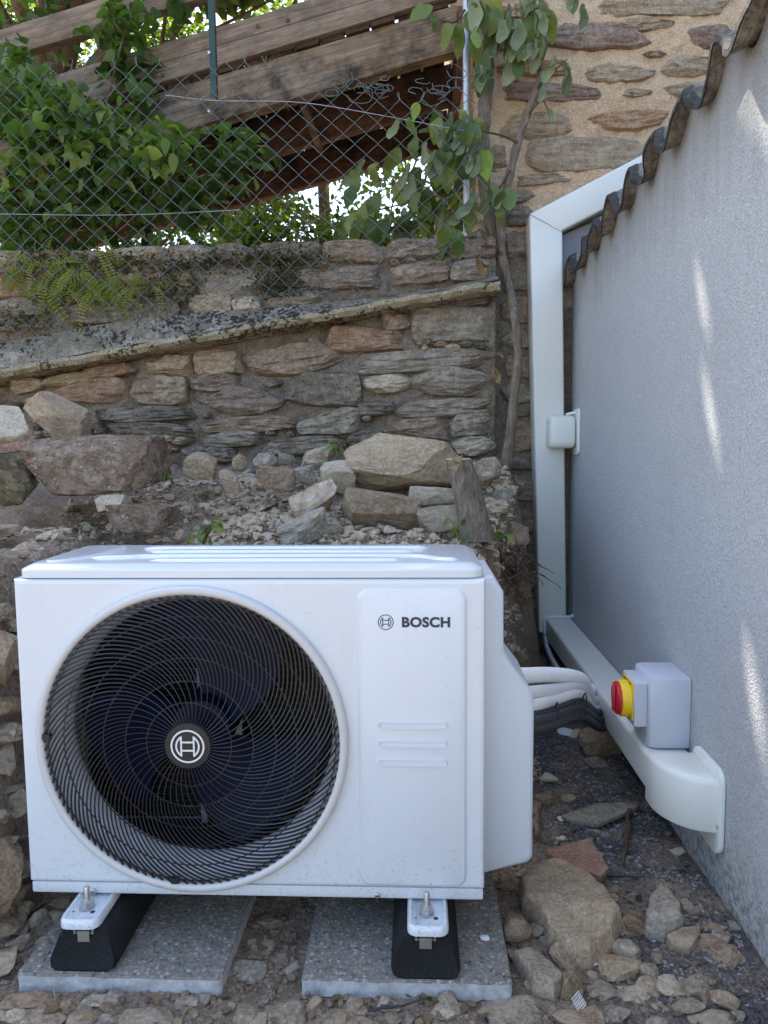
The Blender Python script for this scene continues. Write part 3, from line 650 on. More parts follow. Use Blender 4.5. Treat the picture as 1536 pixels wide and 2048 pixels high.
# ------------------------------------------------------------------ house
HY = 3.52
house = thing('stone_house', 'schist stone house with fresh peach mortar joints behind the vine and white trunking', 'house', (2.0, 4.5, 0))
rough_panel('house_wall', 0.30, 3.2, lambda x: -0.1, lambda x: 1.95, HY, 0.45, M['mortar_old'], house, 0.02, 0.016, 31)
rough_panel('house_wall', 0.30, 3.2, lambda x: 1.955, lambda x: 3.6, HY-0.004, 0.45, M['mortar_peach'], house, 0.02, 0.014, 33)
MB().box((0.30, HY+0.02, 3.6), (6.0, HY+5, 6.4)).box((0.75, HY+0.452, -0.1), (6.0, HY+5, 3.59)).build('house_wall', M['house_grey'], house)
HS = [
 ((1165, -30, 1500, 38), 'house_grey', 'slab', -1), ((965, -10, 1112, 42), 'house_brown', 'block', 0), ((1085, 46, 1322, 104), 'house_purple', 'slab', -1), ((1205, 36, 1362, 66), 'house_grey', 'lens', 0),
 ((1362, 44, 1470, 100), 'house_purple', 'lens', -2), ((1472, 26, 1560, 62), 'house_brown', 'slab', 0), ((988, 118, 1156, 156), 'house_brown', 'block', -2), ((1162, 128, 1314, 172), 'house_grey', 'lens', -2),
 ((1282, 102, 1332, 120), 'house_purple', 'lens', -6), ((1318, 110, 1442, 156), 'house_grey', 'slab', -3), ((992, 162, 1232, 210), 'house_purple', 'taper_r', -2), ((1236, 178, 1308, 198), 'house_grey', 'lens', 0),
 ((1316, 164, 1418, 204), 'house_grey', 'lens', 0), ((1168, 217, 1352, 268), 'house_brown', 'lens', 2), ((982, 226, 1156, 284), 'house_grey', 'slab', 0), ((1024, 268, 1304, 346), 'house_grey', 'slab', 1),
 ((1024, 346, 1150, 372), 'house_grey', 'slab', 4), ((955, 60, 1060, 108), 'house_brown', 'block', 0), ((962, 290, 1020, 350), 'schist_brown', 'block', 0), ((1360, 205, 1420, 240), 'house_brown', 'lens', 0),
 ((1000, 380, 1075, 408), 'schist_grey', 'slab', 6), ((1005, 412, 1072, 455), 'schist_dark', 'block', 0), ((1008, 460, 1072, 520), 'schist_purple', 'block', 0), ((1000, 525, 1072, 585), 'schist_grey', 'block', 0),
 ((1000, 590, 1072, 650), 'schist_brown', 'block', 0), ((1000, 655, 1072, 700), 'schist_grey', 'slab', 0), ((1000, 706, 1074, 760), 'schist_brown', 'block', 0), ((1000, 766, 1074, 812), 'schist_grey', 'slab', 0),
 ((1000, 818, 1076, 836), 'schist_dark', 'slab', 0), ((1000, 840, 1076, 905), 'schist_brown', 'block', 0), ((1000, 910, 1078, 944), 'schist_dark', 'slab', 0), ((1000, 948, 1078, 1010), 'schist_grey', 'block', 0),
 ((1000, 1014, 1080, 1070), 'schist_brown', 'block', 0), ((1000, 1075, 1080, 1130), 'schist_dark', 'block', 0), ((1000, 1135, 1082, 1192), 'schist_grey', 'slab', 0), ((1000, 1197, 1084, 1240), 'schist_dark', 'slab', 0), ((1000, 1245, 1086, 1290), 'schist_brown', 'block', 0),
]
for i, (bb, m, sh, ti) in enumerate(HS):
    put_stone(house, bb, HY, 0.032, m, sh, ti, 240+i, 0.14)

# ------------------------------------------------------------------ rendered shed with corrugated roof
shed = thing('shed', 'pale grey roughcast shed wall along the right side', 'shed', (1.5, 1.5, GZ))
MB().box((WX, -1.2, -0.1), (WX+0.2, 3.46, 1.64)).build('rendered_wall', M['grey_render'], shed, None)
def corr(y): return 0.043*math.cos(2*math.pi*(y-1.775)/0.2215)
roofz = lambda y: 1.868-0.062*(y-1.75)
ROOF_X0 = 0.672; TH = 0.011
mb = MB(); pts = [(-1.1+i*(3.50+1.1)/390) for i in range(391)]
def rw(y, s): return 0.006*float(vnoise(np.array([[y*19, s, 0]]), 77)[0])
top_e = []; bot_e = []; top_b = []; bot_b = []
for y in pts:
    e = ROOF_X0+rw(y, 1)*2.0; c = roofz(y)+corr(y)+rw(y, 5)
    dy = -2*math.pi/0.2215*0.043*math.sin(2*math.pi*(y-1.775)/0.2215); nl = math.hypot(1, dy)
    oy, oz = dy/nl*TH, -TH/nl
    top_e.append((e, y, c)); bot_e.append((e, y+oy, c+oz)); top_b.append((e+1.8, y, c+0.85)); bot_b.append((e+1.8, y+oy, c+0.85+oz))
mb.loops([top_b, top_e], False); mb.loops([bot_e, bot_b], False)
mb.build('roof_sheet', M['fibre_cement'], shed, 60)
mb = MB(); mb.loops([[(p[0]-0.003, p[1], p[2]+0.002) for p in top_e], [(p[0]-0.003, p[1], p[2]) for p in bot_e]], False)
mb.loops([[(p[0]-0.003, p[1], p[2]+0.0025) for p in top_e], [(p[0]+0.02, p[1], p[2]+0.013) for p in top_e]], False)
mb.build('roof_edge', M['tar_edge'], shed, 60)
# mortar stopping up the waves between wall head and sheet
mb = MB(); A = []; B = []
for y, p in zip(pts, bot_e):
    z = roofz(y)+corr(y)-0.005
    if y > 3.455: continue
    A.append((WX+0.0010, y, 1.56)); B.append((WX-0.0015, y, z+0.012))
mb.loops([A, B], False); mb.loops([B, [(a+0.1, b, c+0.045) for a, b, c in B]], False)
mb.build('wall_head', M['grey_render'], shed, 60)
MB().loops([[(0.62, y_, 1.72), (1.25, y_, 1.72), (1.25, y_, 2.16), (0.62, y_, 1.92)] for y_ in (3.44, 3.47)], True, True, True).build('roof_flashing', M['flashing'], shed)

# ================================================================== WHITE TRUNKING
tr = thing('pipe_trunking', 'cream plastic pipe trunking climbing the house corner and running low along the shed wall', 'trunking', (0.66, 3.4, 0.1))
TZ0, TZ1, TXF = 0.112, 0.208, 0.594
def prism(mb_, poly, a, b, axis):
    """extrude polygon along an axis"""
    f = {'y': lambda p, t: (p[0], t, p[1]), 'x': lambda p, t: (t, p[0], p[1]), 'z': lambda p, t: (p[0], p[1], t)}[axis]
    return mb_.loops([[f(p, a) for p in poly], [f(p, b) for p in poly]], True, True, True)
mb = MB(); prism(mb, rrect(TXF, TZ0, WX-0.002, TZ1, 0.012, 5), 1.80, 3.375, 'y'); mb.build('horizontal_run', M['trunk_cream'], tr, 40)
mb = MB(); prism(mb, rrect(0.0, 0.0, 0.121, 0.004, 0.0015, 2), 2.32, 3.37, 'y')
# vertical run follows the slight lean of the wall corner
def quad_run(name, front, y0, y1, rr=0.010):
    mb_ = MB(); c = sum((Vector(p) for p in front), Vector())/len(front)
    mb_.loops([[(p[0], y1, p[2]) for p in front], [(p[0], y0, p[2]) for p in front]], True, True, True)
    return mb_.build(name, M['trunk_cream'], tr, 40, rr, 4)
F1 = [atY(*p, 3.38) for p in ((1059, 428), (1125, 462), (1133, 1235), (1134, 1262), (1079, 1268))]
vr = [F1[0], F1[1], Vector((0.692, 3.38, 0.135)), Vector((0.566, 3.38, 0.135))]
quad_run('vertical_run', vr, 3.375, 3.50)
F2 = [F1[0], atY(1292, 306, 3.38), atY(1292, 376, 3.38), F1[1]]
d2 = Vector((0.0012, 0, 0.0012))
quad_run('sloped_run', [p+d2 for p in F2], 3.377, 3.50)
# bead of sealant where the runs meet
MB().tube(spline([F1[0]+Vector((0.004, -0.006, 0)), (F1[0]+F1[1])/2+Vector((0, -0.008, 0)), F1[1]+Vector((-0.004, -0.006, 0))], 14), [0.0035+0.002*random.random() for _ in range(14)], 6).build('sealant', M['silicone'], tr)
jp = [(TXF-0.004, 3.368, 0.135), (TXF-0.004, 3.368, 0.17), (TXF-0.002, 3.368, 0.209), (0.64, 3.366, 0.214), (WX-0.01, 3.364, 0.215), (WX-0.003, 3.35, 0.226)]
MB().tube(spline(jp, 30), [0.006+0.003*random.random() for _ in range(30)], 6).build('sealant', M['silicone'], tr)
# elbow cover where the run turns into the wall, with its flange
plan = []
for i in range(13):
    a = R(90*i/12); plan.append((WX-0.012-0.118*math.cos(a)*1.0, 1.835-0.142*math.sin(a)))
mb = MB()
outer = [(WX-0.012, 1.853)]+[(TXF-0.008, 1.853)]+[(TXF-0.008+0.0001, 1.835)]+plan[1:]
cc = Vector((sum(p[0] for p in outer)/len(outer), sum(p[1] for p in outer)/len(outer)))
def ins(p, k): return (p[0]+(0.690-p[0])*k, p[1]+(1.80-p[1])*k)
lv = [(0.096, 0.10), (0.091, 0.03), (0.098, 0.0), (0.205, 0.0), (0.219, 0.03), (0.226, 0.11), (0.229, 0.25)]
lv = [(0.100, 0.12), (0.096, 0.04), (0.102, 0.0), (0.212, 0.0), (0.222, 0.03), (0.227, 0.10), (0.229, 0.25)]
mb.loops([[(*ins(p, k_), z) for p in outer] for z, k_ in lv], True, True, True)
mb.build('end_elbow', M['trunk_cream'], tr, 50)
fl = rrect(1.676, 0.042, 1.858, 0.252, 0.035, 6)
mb = MB(); prism(mb, fl, WX-0.012, WX-0.001, 'x'); mb.build('elbow_flange', M['trunk_cream'], tr, 40, 0.002, 2)
s = MB(); s.tube([(WX-0.0145, 1.687, 0.115), (WX-0.011, 1.687, 0.115)], 0.005, 10); s.build('screw', M['zinc'], tr)
# small wall cover on the vertical run
mb = MB(); LO = []
for y, k in ((3.375, 0.0), (3.31, 0.0), (3.292, 0.004), (3.282, 0.014), (3.279, 0.03)):
    LO.append([(x, y, z) for x, z in rrect(0.584+k, 0.985+k, 0.702-k*0.6, 1.130-k, 0.022, 5)])
mb.loops(LO, True, True, True); mb.build('outlet_cover', M['trunk_cream'], tr, 50)
mb = MB(); prism(mb, rrect(3.26, 0.957, 3.372, 1.158, 0.02, 5), 0.7035, WX-0.001, 'x'); mb.build('outlet_flange', M['trunk_cream'], tr, 40, 0.002)
MB().tube(spline([(0.665, 3.33, 1.133), (0.69, 3.33, 1.14), (0.712, 3.33, 1.142)], 8), 0.006, 6).build('sealant', M['silicone'], tr)

# ================================================================== ISOLATOR SWITCH
sw = thing('isolator_switch', 'grey isolator box with red and yellow rotary knob on the grey wall', 'switch', (WX, 1.98, 0.212))
def yz_box(y0, z0, y1, z1, x0, x1, r, b=0.004):
    m_ = MB(); prism(m_, rrect(y0, z0, y1, z1, r, 5), x0, x1, 'x'); return m_
mb = MB(); sec = [(WX-0.001, 1.905), (WX-0.001, 2.053), (0.630, 2.053), (0.613, 2.045), (0.606, 2.03), (0.606, 1.928), (0.613, 1.913), (0.630, 1.905)]
prism(mb, sec, 0.2125, 0.400, 'z'); mb.build('enclosure', M['switch_grey'], sw, 30, 0.002, 2)
yz_box(1.922, 0.262, 2.036, 0.384, 0.574, 0.607, 0.006).build('front_cover', M['switch_grey'], sw, 30, 0.002, 2)
yz_box(1.932, 0.275, 2.026, 0.378, 0.5705, 0.5738, 0.004).build('yellow_plate', M['switch_yellow'], sw, 30)
mb = MB(); mb.tube([(0.5702, 1.979, 0.323), (0.550, 1.979, 0.323), (0.547, 1.979, 0.323)], [0.049, 0.049, 0.047], 40); mb.build('knob_ring', M['switch_yellow'], sw, 40)
kn = MB(); kn.tube([(0.5468, 1.979, 0.323), (0.5405, 1.979, 0.323), (0.538, 1.979, 0.323)], [0.0445, 0.0445, 0.042], 40)
kn = kn.build('red_handle', M['switch_red'], sw, 40)
MB().box((0.531, 1.970, 0.287), (0.538, 1.988, 0.359)).build('grip', M['switch_red'], kn, 40, 0.003, 2)
for (yy, ww) in ((1.946, 0.012), (1.962, 0.008), (1.975, 0.014), (1.995, 0.010), (2.008, 0.008)):
    MB().box((0.5700, yy, 0.3685), (0.57045, yy+ww, 0.3745)).build('plate_marking', M['print_dark'], sw)
for zc in (0.232, 0.245): MB().tube([(0.6035, 1.925, zc), (0.607, 1.925, zc)], 0.004, 10).build('screw', M['zinc'], sw)

# ================================================================== HEAT PUMP
FY = 1.45; BX0, BX1, BZ0, BZ1, BY1 = -0.820, 0.138, 0.075, 0.749, 1.775
hp = thing('heat_pump', 'white outdoor heat pump unit with a large round black fan grille', 'heat pump', (-0.34, 1.6, BZ0))
FC = Vector((-0.461, 0, 0.414)); FR = 0.313
def rect_by_angle(x0, z0, x1, z1, angs):
    out = []
    for a in angs:
        c, s_ = math.cos(a), math.sin(a); t = 1e9
        if c > 1e-9: t = min(t, (x1-FC.x)/c)
        if c < -1e-9: t = min(t, (x0-FC.x)/c)
        if s_ > 1e-9: t = min(t, (z1-FC.z)/s_)
        if s_ < -1e-9: t = min(t, (z0-FC.z)/s_)
        out.append((FC.x+c*t, FC.z+s_*t))
    return out
angs = sorted([2*math.pi*i/192-math.pi for i in range(192)]+[math.atan2(z-FC.z, x-FC.x) for x in (BX0, BX1) for z in (0.101, BZ1)])
mb = MB(); LO = []
LO.append([(FC.x+math.cos(a)*(FR), FY+0.02, FC.z+math.sin(a)*(FR)) for a in angs])
LO.append([(FC.x+math.cos(a)*(FR), FY+0.004, FC.z+math.sin(a)*(FR)) for a in angs])
LO.append([(FC.x+math.cos(a)*(FR+0.004), FY, FC.z+math.sin(a)*(FR+0.004)) for a in angs])
LO.append([(FC.x+math.cos(a)*(FR+0.0055), FY, FC.z+math.sin(a)*(FR+0.0055)) for a in angs])
base = rect_by_angle(BX0, 0.101, BX1, BZ1, angs)
def inset_rect(k, x0=BX0, x1=BX1, z0=0.101, z1=BZ1):
    # same sampling, moved in along each side
    return [(min(max(p[0], x0+k), x1-k), min(max(p[1], z0+k), z1-k)) for p in base]
for k_, y in ((0.0105, FY), (0.009, FY), (0.004, FY+0.0015), (0.0012, FY+0.005), (0.0, FY+0.010), (0.0, BY1)):
    LO.append([(x, y, z) for x, z in inset_rect(k_)])
mb.loops(LO, True, False, False); mb.build('front_panel', M['unit_white'], hp, 28)
MB().box((BX0+0.001, BY1-0.006, 0.10), (BX1-0.001, BY1-0.001, BZ1-0.001)).build('back_panel', M['inside_dark'], hp)
mb = MB(); LO = [[(x, y, z) for x, z in rrect(BX0+0.003+k, BZ0+k, BX1-0.003-k, 0.0995, 0.004, 3)] for y, k in ((FY+0.001+0.004, 0.004), (FY+0.003+0.004, 0.0), (BY1, 0.0))]
mb.loops(LO, True, True, True); mb.build('base_pan', M['unit_white'], hp, 35)
# raised access panel with its rounded rim and three pressed slots
def raised(name, x0, z0, x1, z1, r, y_in, y_out, ramp_, parent, m='unit_white'):
    mb_ = MB(); n = 8
    L = [[(x, y_in, z) for x, z in rrect(x0, z0, x1, z1, r, n)],
         [(x, (y_in+y_out)/2, z) for x, z in rrect(x0+ramp_*0.35, z0+ramp_*0.35, x1-ramp_*0.35, z1-ramp_*0.35, r-ramp_*0.3, n)],
         [(x, y_out+(y_in-y_out)*0.1, z) for x, z in rrect(x0+ramp_*0.75, z0+ramp_*0.75, x1-ramp_*0.75, z1-ramp_*0.75, r-ramp_*0.6, n)],
         [(x, y_out, z) for x, z in rrect(x0+ramp_, z0+ramp_, x1-ramp_, z1-ramp_, r-ramp_*0.8, n)]]
    mb_.loops(L, True, False, True); return mb_.build(name, M[m], parent, 60)
ap = raised('access_panel', -0.119, 0.107, 0.101, 0.730, 0.024, FY+0.0005, FY-0.0058, 0.007, hp)
for zc in (0.452, 0.413, 0.374):
    mb = MB(); n = 8
    mb.loops([[(x, FY-0.0050, z) for x, z in rrect(-0.080, zc-0.0085, 0.062, zc+0.0085, 0.0082, n)],
              [(x, FY-0.0092, z) for x, z in rrect(-0.0785, zc-0.007, 0.0605, zc+0.007, 0.0067, n)],
              [(x, FY-0.0092, z) for x, z in rrect(-0.0765, zc-0.005, 0.0585, zc+0.005, 0.0047, n)],
              [(x, FY-0.0064, z) for x, z in rrect(-0.0755, zc-0.004, 0.0575, zc+0.004, 0.0037, n)]], True, False, True)
    mb.build('pressed_slot', M['unit_white'], ap, 50)
# emblem: ring, two curved jaws and crossbars, traced as strips
def arc_strip(mb_, cx, cz, r0, r1, a0, a1, y, n=40):
    A = [(cx+r0*math.cos(a0+(a1-a0)*i/n), y, cz+r0*math.sin(a0+(a1-a0)*i/n)) for i in range(n+1)]
    B = [(cx+r1*math.cos(a0+(a1-a0)*i/n), y, cz+r1*math.sin(a0+(a1-a0)*i/n)) for i in range(n+1)]
    mb_.loops([A, B], False)
def bar(mb_, p, q, w, y):
    p = Vector((p[0], 0, p[1])); q = Vector((q[0], 0, q[1])); d = (q-p).normalized(); n_ = Vector((-d.z, 0, d.x))*w/2; p = p-d*w/2; q = q+d*w/2
    mb_.add([(v.x, y, v.z) for v in (p-n_, q-n_, q+n_, p+n_)], [(0, 1, 2, 3)])
def emblem(name, cx, cz, r, y, lw, m, parent, dy=0.0002):
    mb_ = MB(); yy = [y]
    def nxt(): yy[0] -= dy; return yy[0]
    arc_strip(mb_, cx, cz, r-lw, r, 0, 2*math.pi, nxt(), 64)
    ri = r*0.72; ax = r*0.375; az = math.sqrt(max(0, (ri-lw/2)**2-ax**2))
    for s_ in (-1, 1):
        a1 = math.atan2(az, ax)
        if s_ > 0: arc_strip(mb_, cx, cz, ri-lw, ri, -a1, a1, nxt(), 24)
        else: arc_strip(mb_, cx, cz, ri-lw, ri, math.pi-a1, math.pi+a1, nxt(), 24)
        bar(mb_, (cx+s_*ax, cz-az), (cx+s_*ax, cz+az), lw, nxt())
    for s_ in (-1, 1): bar(mb_, (cx-ax, cz+s_*r*0.25), (cx+ax, cz+s_*r*0.25), lw, nxt())
    return mb_.build(name, M[m], parent, None)
emblem('emblem', -0.061, 0.663, 0.0158, FY-0.0061, 0.0018, 'print_dark', ap, 0.00003)
fc = bpy.data.curves.new('txt', 'FONT'); fc.body = 'BOSCH'; fc.size = 0.036; fc.offset = 0.0016; fc.space_character = 1.06; fc.resolution_u = 6
fo = bpy.data.objects.new('txt', fc); COL.objects.link(fo); bpy.context.view_layer.update()
tm = bpy.data.meshes.new_from_object(fo); bpy.data.objects.remove(fo)
tc = np.array([v.co[:] for v in tm.vertices]); lo, hi = tc.min(0), tc.max(0)
for v in tm.vertices:
    v.co = Vector((-0.029+(v.co.x-lo[0])/(hi[0]-lo[0])*0.096, FY-0.0063, 0.6525+(v.co.y-lo[1])/(hi[1]-lo[1])*0.0215))
tm.materials.clear(); tm.materials.append(M['print_dark']); obj('lettering', tm, ap)
# lid
mb = MB(); n = 6
def lidrect(k, r): return rrect(BX0+0.006+k, FY+0.004+k, BX1-0.004-k, BY1-0.008-k, r, n)
mb.loops([[(x, y, z) for x, y in lidrect(k_, 0.03-k_*0.5)] for z, k_ in ((BZ1+0.002, 0.0), (BZ1+0.016, 0.0), (BZ1+0.019, 0.0018), (BZ1+0.027, 0.018), (BZ1+0.0285, 0.024))], True, True, True)
lid = mb.build('lid', M['unit_white'], hp, 22)
LZ = BZ1+0.028
def rib(pts, w=0.013, h=0.006, taper=True):
    P = spline(pts, 60); L = []
    for i, p in enumerate(P):
        t = (P[min(i+1, 59)]-P[max(i-1, 0)]).normalized(); s_ = Vector((-t.y, t.x, 0)); e = min(1, i/3, (59-i)/3) if taper else 1
        e = max(0.05, math.sin(e*math.pi/2))
        L.append([p+s_*(w*a*e)+Vector((0, 0, LZ-0.0005+h*b*e)) for a, b in ((-1, 0), (-0.75, 0.6), (-0.4, 1), (0.4, 1), (0.75, 0.6), (1, 0))])
    m_ = MB(); m_.loops(L, False); m_.build('rib', M['unit_white'], lid, 60)
rib([(-0.56, 1.510, 0), (-0.2, 1.510, 0), (-0.03, 1.510, 0)])
rib([(-0.70, 1.545, 0), (-0.62, 1.560, 0), (-0.57, 1.570, 0), (-0.3, 1.570, 0), (-0.04, 1.570, 0), (0.02, 1.555, 0), (0.05, 1.525, 0), (0.09, 1.515, 0)])
rib([(-0.60, 1.630, 0), (-0.2, 1.630, 0), (-0.0, 1.630, 0)])
rib([(-0.64, 1.690, 0), (-0.2, 1.690, 0), (0.03, 1.690, 0)])
rib([(-0.775, 1.50, 0), (-0.74, 1.52, 0), (-0.70, 1.60, 0), (-0.69, 1.72, 0)], 0.010, 0.004)
# fan ring, duct, fan, guard
def lathe(prof, n=144, c=FC):
    return [[(c.x+r*math.cos(2*math.pi*i/n), y, c.z+r*math.sin(2*math.pi*i/n)) for i in range(n)] for r, y in prof]
ring = MB(); ring.loops(lathe([(0.3225, FY+0.001), (0.3225, FY-0.009), (0.321, FY-0.0135), (0.317, FY-0.0165), (0.311, FY-0.017), (0.3065, FY-0.0145), (0.304, FY-0.009), (0.303, FY+0.02)]))
ring = ring.build('fan_ring', M['ring_grey'], hp, 60)
duct = MB(); duct.loops(lathe([(0.3032, FY+0.002), (0.300, FY+0.008), (0.294, FY+0.020), (0.287, FY+0.036), (0.283, FY+0.055), (0.282, FY+0.075), (0.284, FY+0.085), (0.33, FY+0.087)])); duct.build('fan_duct', M['duct_grey'], hp, 60)
# inside of the cabinet: coil behind, motor bracket
coil = MB(); coil.box((-0.80, BY1-0.05, 0.105), (-0.13, BY1-0.03, 0.74)); coil = coil.build('coil', M['inside_dark'], hp)
MB().box((-0.130, FY+0.03, 0.105), (-0.126, BY1-0.01, 0.74)).build('partition', M['inside_dark'], hp)
MB().box((-0.80, FY+0.09, 0.1005), (-0.135, BY1-0.06, 0.104)).build('pan_shade_sheet', M['inside_dark'], hp)  # dark sheet added over the white pan, its colour standing in for shade
mbf = MB()
for i in range(38): z = 0.115+i*0.0165; mbf.box((-0.79, BY1-0.056, z), (-0.135, BY1-0.0515, z+0.0022))
mbf.build('coil_fins', M['coil_fin'], coil).__setitem__('kind', 'stuff')
mk = MB(); mk.box((-0.52, FY+0.235, 0.11), (-0.505, FY+0.255, 0.735)).box((-0.43, FY+0.235, 0.11), (-0.415, FY+0.255, 0.735)).box((-0.505, FY+0.24, 0.53), (-0.43, FY+0.25, 0.55)).box((-0.505, FY+0.24, 0.60), (-0.43, FY+0.25, 0.612))
mk.build('motor_bracket', M['galvanised'], hp, 30)
MB().tube([(FC.x, FY+0.14, FC.z), (FC.x, FY+0.24, FC.z)], 0.062, 32).build('fan_motor', M['inside_dark'], hp)
fan = MB(); fan.tube([(FC.x, FY+0.055, FC.z), (FC.x, FY+0.06, FC.z), (FC.x, FY+0.15, FC.z)], [0.05, 0.062, 0.066], 36)
fan = fan.build('fan', M['fan_navy'], hp, 40)
for b in range(3):
    a0 = R(15+120*b); L = []
    for i in range(15):
        r = 0.058+0.206*i/14; row = []
        for j in range(17):
            s_ = j/16; a = a0+s_*R(82)*(1-0.15*(i/14))+0.55*(i/14)**1.3
            y = FY+0.060+0.075*s_*(0.55+0.45*i/14)+0.018*math.sin(s_*math.pi)
            row.append((FC.x+r*math.cos(a), y, FC.z+r*math.sin(a)))
        L.append(row)
    m_ = MB(); m_.loops(L, False); m_.build('fan_blade', M['fan_navy'], fan, 180)
guard = bpy.data.objects.new('fan_guard', None); COL.objects.link(guard); guard.parent = hp; guard.location = (0, 0, 0); guard.matrix_parent_inverse = Matrix.Identity(4)
guard.location = Vector((0, 0, 0))-hp.location
def gy(r): return FY-0.012-0.012*(1-(r/0.303)**2)
def gobj(name, m_, mat_, sm=60):
    o = m_.build(name, mat_, None, sm); o.parent = guard; return o
def swirl(r):  # angle gained from hub to radius r (the wires sweep anticlockwise outward)
    u = (r-0.045)/(0.303-0.045); return 0.30*u+0.75*u**1.8
gm = MB()
for n_, r0, off in ((54, 0.046, 0.0), (54, 0.131, 0.5)):
    for i in range(n_):
        a0 = 2*math.pi*(i+off)/54
        pts_ = []
        nn_ = 22 if r0 < 0.1 else 14
        for j in range(nn_):
            r = r0+(0.3035-r0)*j/(nn_-1); a = a0+swirl(r); pts_.append((FC.x+r*math.cos(a), gy(r), FC.z+r*math.sin(a)))
        gm.tube(pts_, [0.0010+0.0013*max(0, (r0+(0.3035-r0)*j/(nn_-1))-0.15)/0.15 for j in range(nn_)], 5, False)
gobj('guard_wires', gm, M['guard_black'])['kind'] = 'stuff'
for r in (0.087, 0.131, 0.178, 0.220, 0.262, 0.297):
    m_ = MB(); m_.loops([[(FC.x+(r+0.0013*math.cos(b))*math.cos(a), gy(r)+0.002+0.0013*math.sin(b), FC.z+(r+0.0013*math.cos(b))*math.sin(a)) for a in [2*math.pi*i/120 for i in range(121)]] for b in [2*math.pi*k/6 for k in range(7)]], False)
    gobj('guard_ring', m_, M['guard_black'])
hb = MB(); hb.loops(lathe([(0.048, gy(0.04)+0.008), (0.048, gy(0.04)-0.004), (0.046, gy(0.04)-0.007), (0.0, gy(0.04)-0.0075)], 64)); hub = gobj('hub_cap', hb, M['guard_black'], 40)
e = emblem('hub_emblem', FC.x, FC.z, 0.0345, gy(0.04)-0.0078, 0.0036, 'print_white', None, 0.00004); e.parent = guard
for a in (R(178), R(262)):
    m_ = MB(); c = Vector((FC.x+0.298*math.cos(a), gy(0.298)-0.001, FC.z+0.298*math.sin(a))); m_.box(c-Vector((0.008, 0.004, 0.006)), c+Vector((0.008, 0.006, 0.006))); gobj('guard_clip', m_, M['guard_black'])
# side valve cover
prof = [(0.150, 0.735), (0.166, 0.735), (0.190, 0.700), (0.191, 0.575), (0.203, 0.550), (0.252, 0.490), (0.262, 0.462), (0.262, 0.108), (0.250, 0.094), (0.139, 0.072), (0.137, 0.735)]
def prof_in(k):
    c = Vector((0.18, 0.4)); out = []
    for x, z in [(0.137+(q[0]-0.137)*0.93, q[1]) for q in prof]: out.append((x-(k if x > 0.145 else 0), z-math.copysign(k, z-0.4) if x > 0.145 else z))
    return out
mb = MB(); mb.loops([[(x, y, z) for x, z in prof_in(k_)] for y, k_ in ((1.555, 0.010), (1.5575, 0.0045), (1.563, 0.001), (1.571, 0.0), (1.77, 0.0))], True, True, True)
mb.build('valve_cover', M['cover_white'], hp, 38)
# screws on the skirt
for px in ((187, 1782), (755, 1790)):
    p = atY(*px, FY+0.004); m_ = MB(); m_.tube([(p.x, FY+0.006, p.z), (p.x, FY+0.001, p.z), (p.x, FY-0.001, p.z)], [0.006, 0.006, 0.004], 14); sc_ = m_.build('screw', M['zinc'], hp, 40)
    MB().box((p.x-0.003, FY-0.0016, p.z-0.0007), (p.x+0.003, FY-0.0011, p.z+0.0007)).build('screw_slot', M['print_dark'], sc_)
# mounting brackets with stud and nut
for bx in (-0.680, 0.020):
    w = 0.041; m_ = MB(); ol = rrect(bx-w, 1.366, bx+w, 1.70, 0.020, 5)
    ol2 = rrect(bx-w+0.004, 1.370, bx+w-0.004, 1.70, 0.017, 5)
    m_.loops([[(x, y, 0.055) for x, y in ol], [(x, y, 0.068) for x, y in ol], [(x, y, 0.0735) for x, y in ol2], [(x, y, 0.0735) for x, y in rrect(bx-w+0.008, 1.374, bx+w-0.008, 1.70, 0.015, 5)], [(x, y, 0.069) for x, y in rrect(bx-w+0.013, 1.379, bx+w-0.013, 1.70, 0.012, 5)]], True, True, True)
    br = m_.build('mounting_bracket', M['unit_white'], hp, 40)
    sx, sy = bx-0.002, 1.418
    MB().tube([(sx, sy, 0.06), (sx, sy, 0.112), (sx, sy, 0.114)], [0.0062, 0.0062, 0.005], 14).build('stud', M['zinc'], br, 40)
    m_ = MB(); m_.tube([(sx, sy, 0.0705), (sx, sy, 0.0725)], 0.0155, 24); m_.tube([(sx, sy, 0.073), (sx, sy, 0.080)], 0.0135, 6); m_.tube([(sx, sy, 0.0802), (sx, sy, 0.0865)], 0.0125, 6); m_.build('nut', M['zinc'], br, 25)
    for dx in (-0.024, 0.030): MB().tube([(bx+dx, 1.402, 0.0688), (bx+dx, 1.402, 0.0694)], 0.0022, 10).build('hole', M['print_dark'], br)
    MB().tube([(bx+0.016, 1.402, 0.0688), (bx+0.016, 1.402, 0.0694)], 0.005, 12).build('hole', M['print_dark'], br)

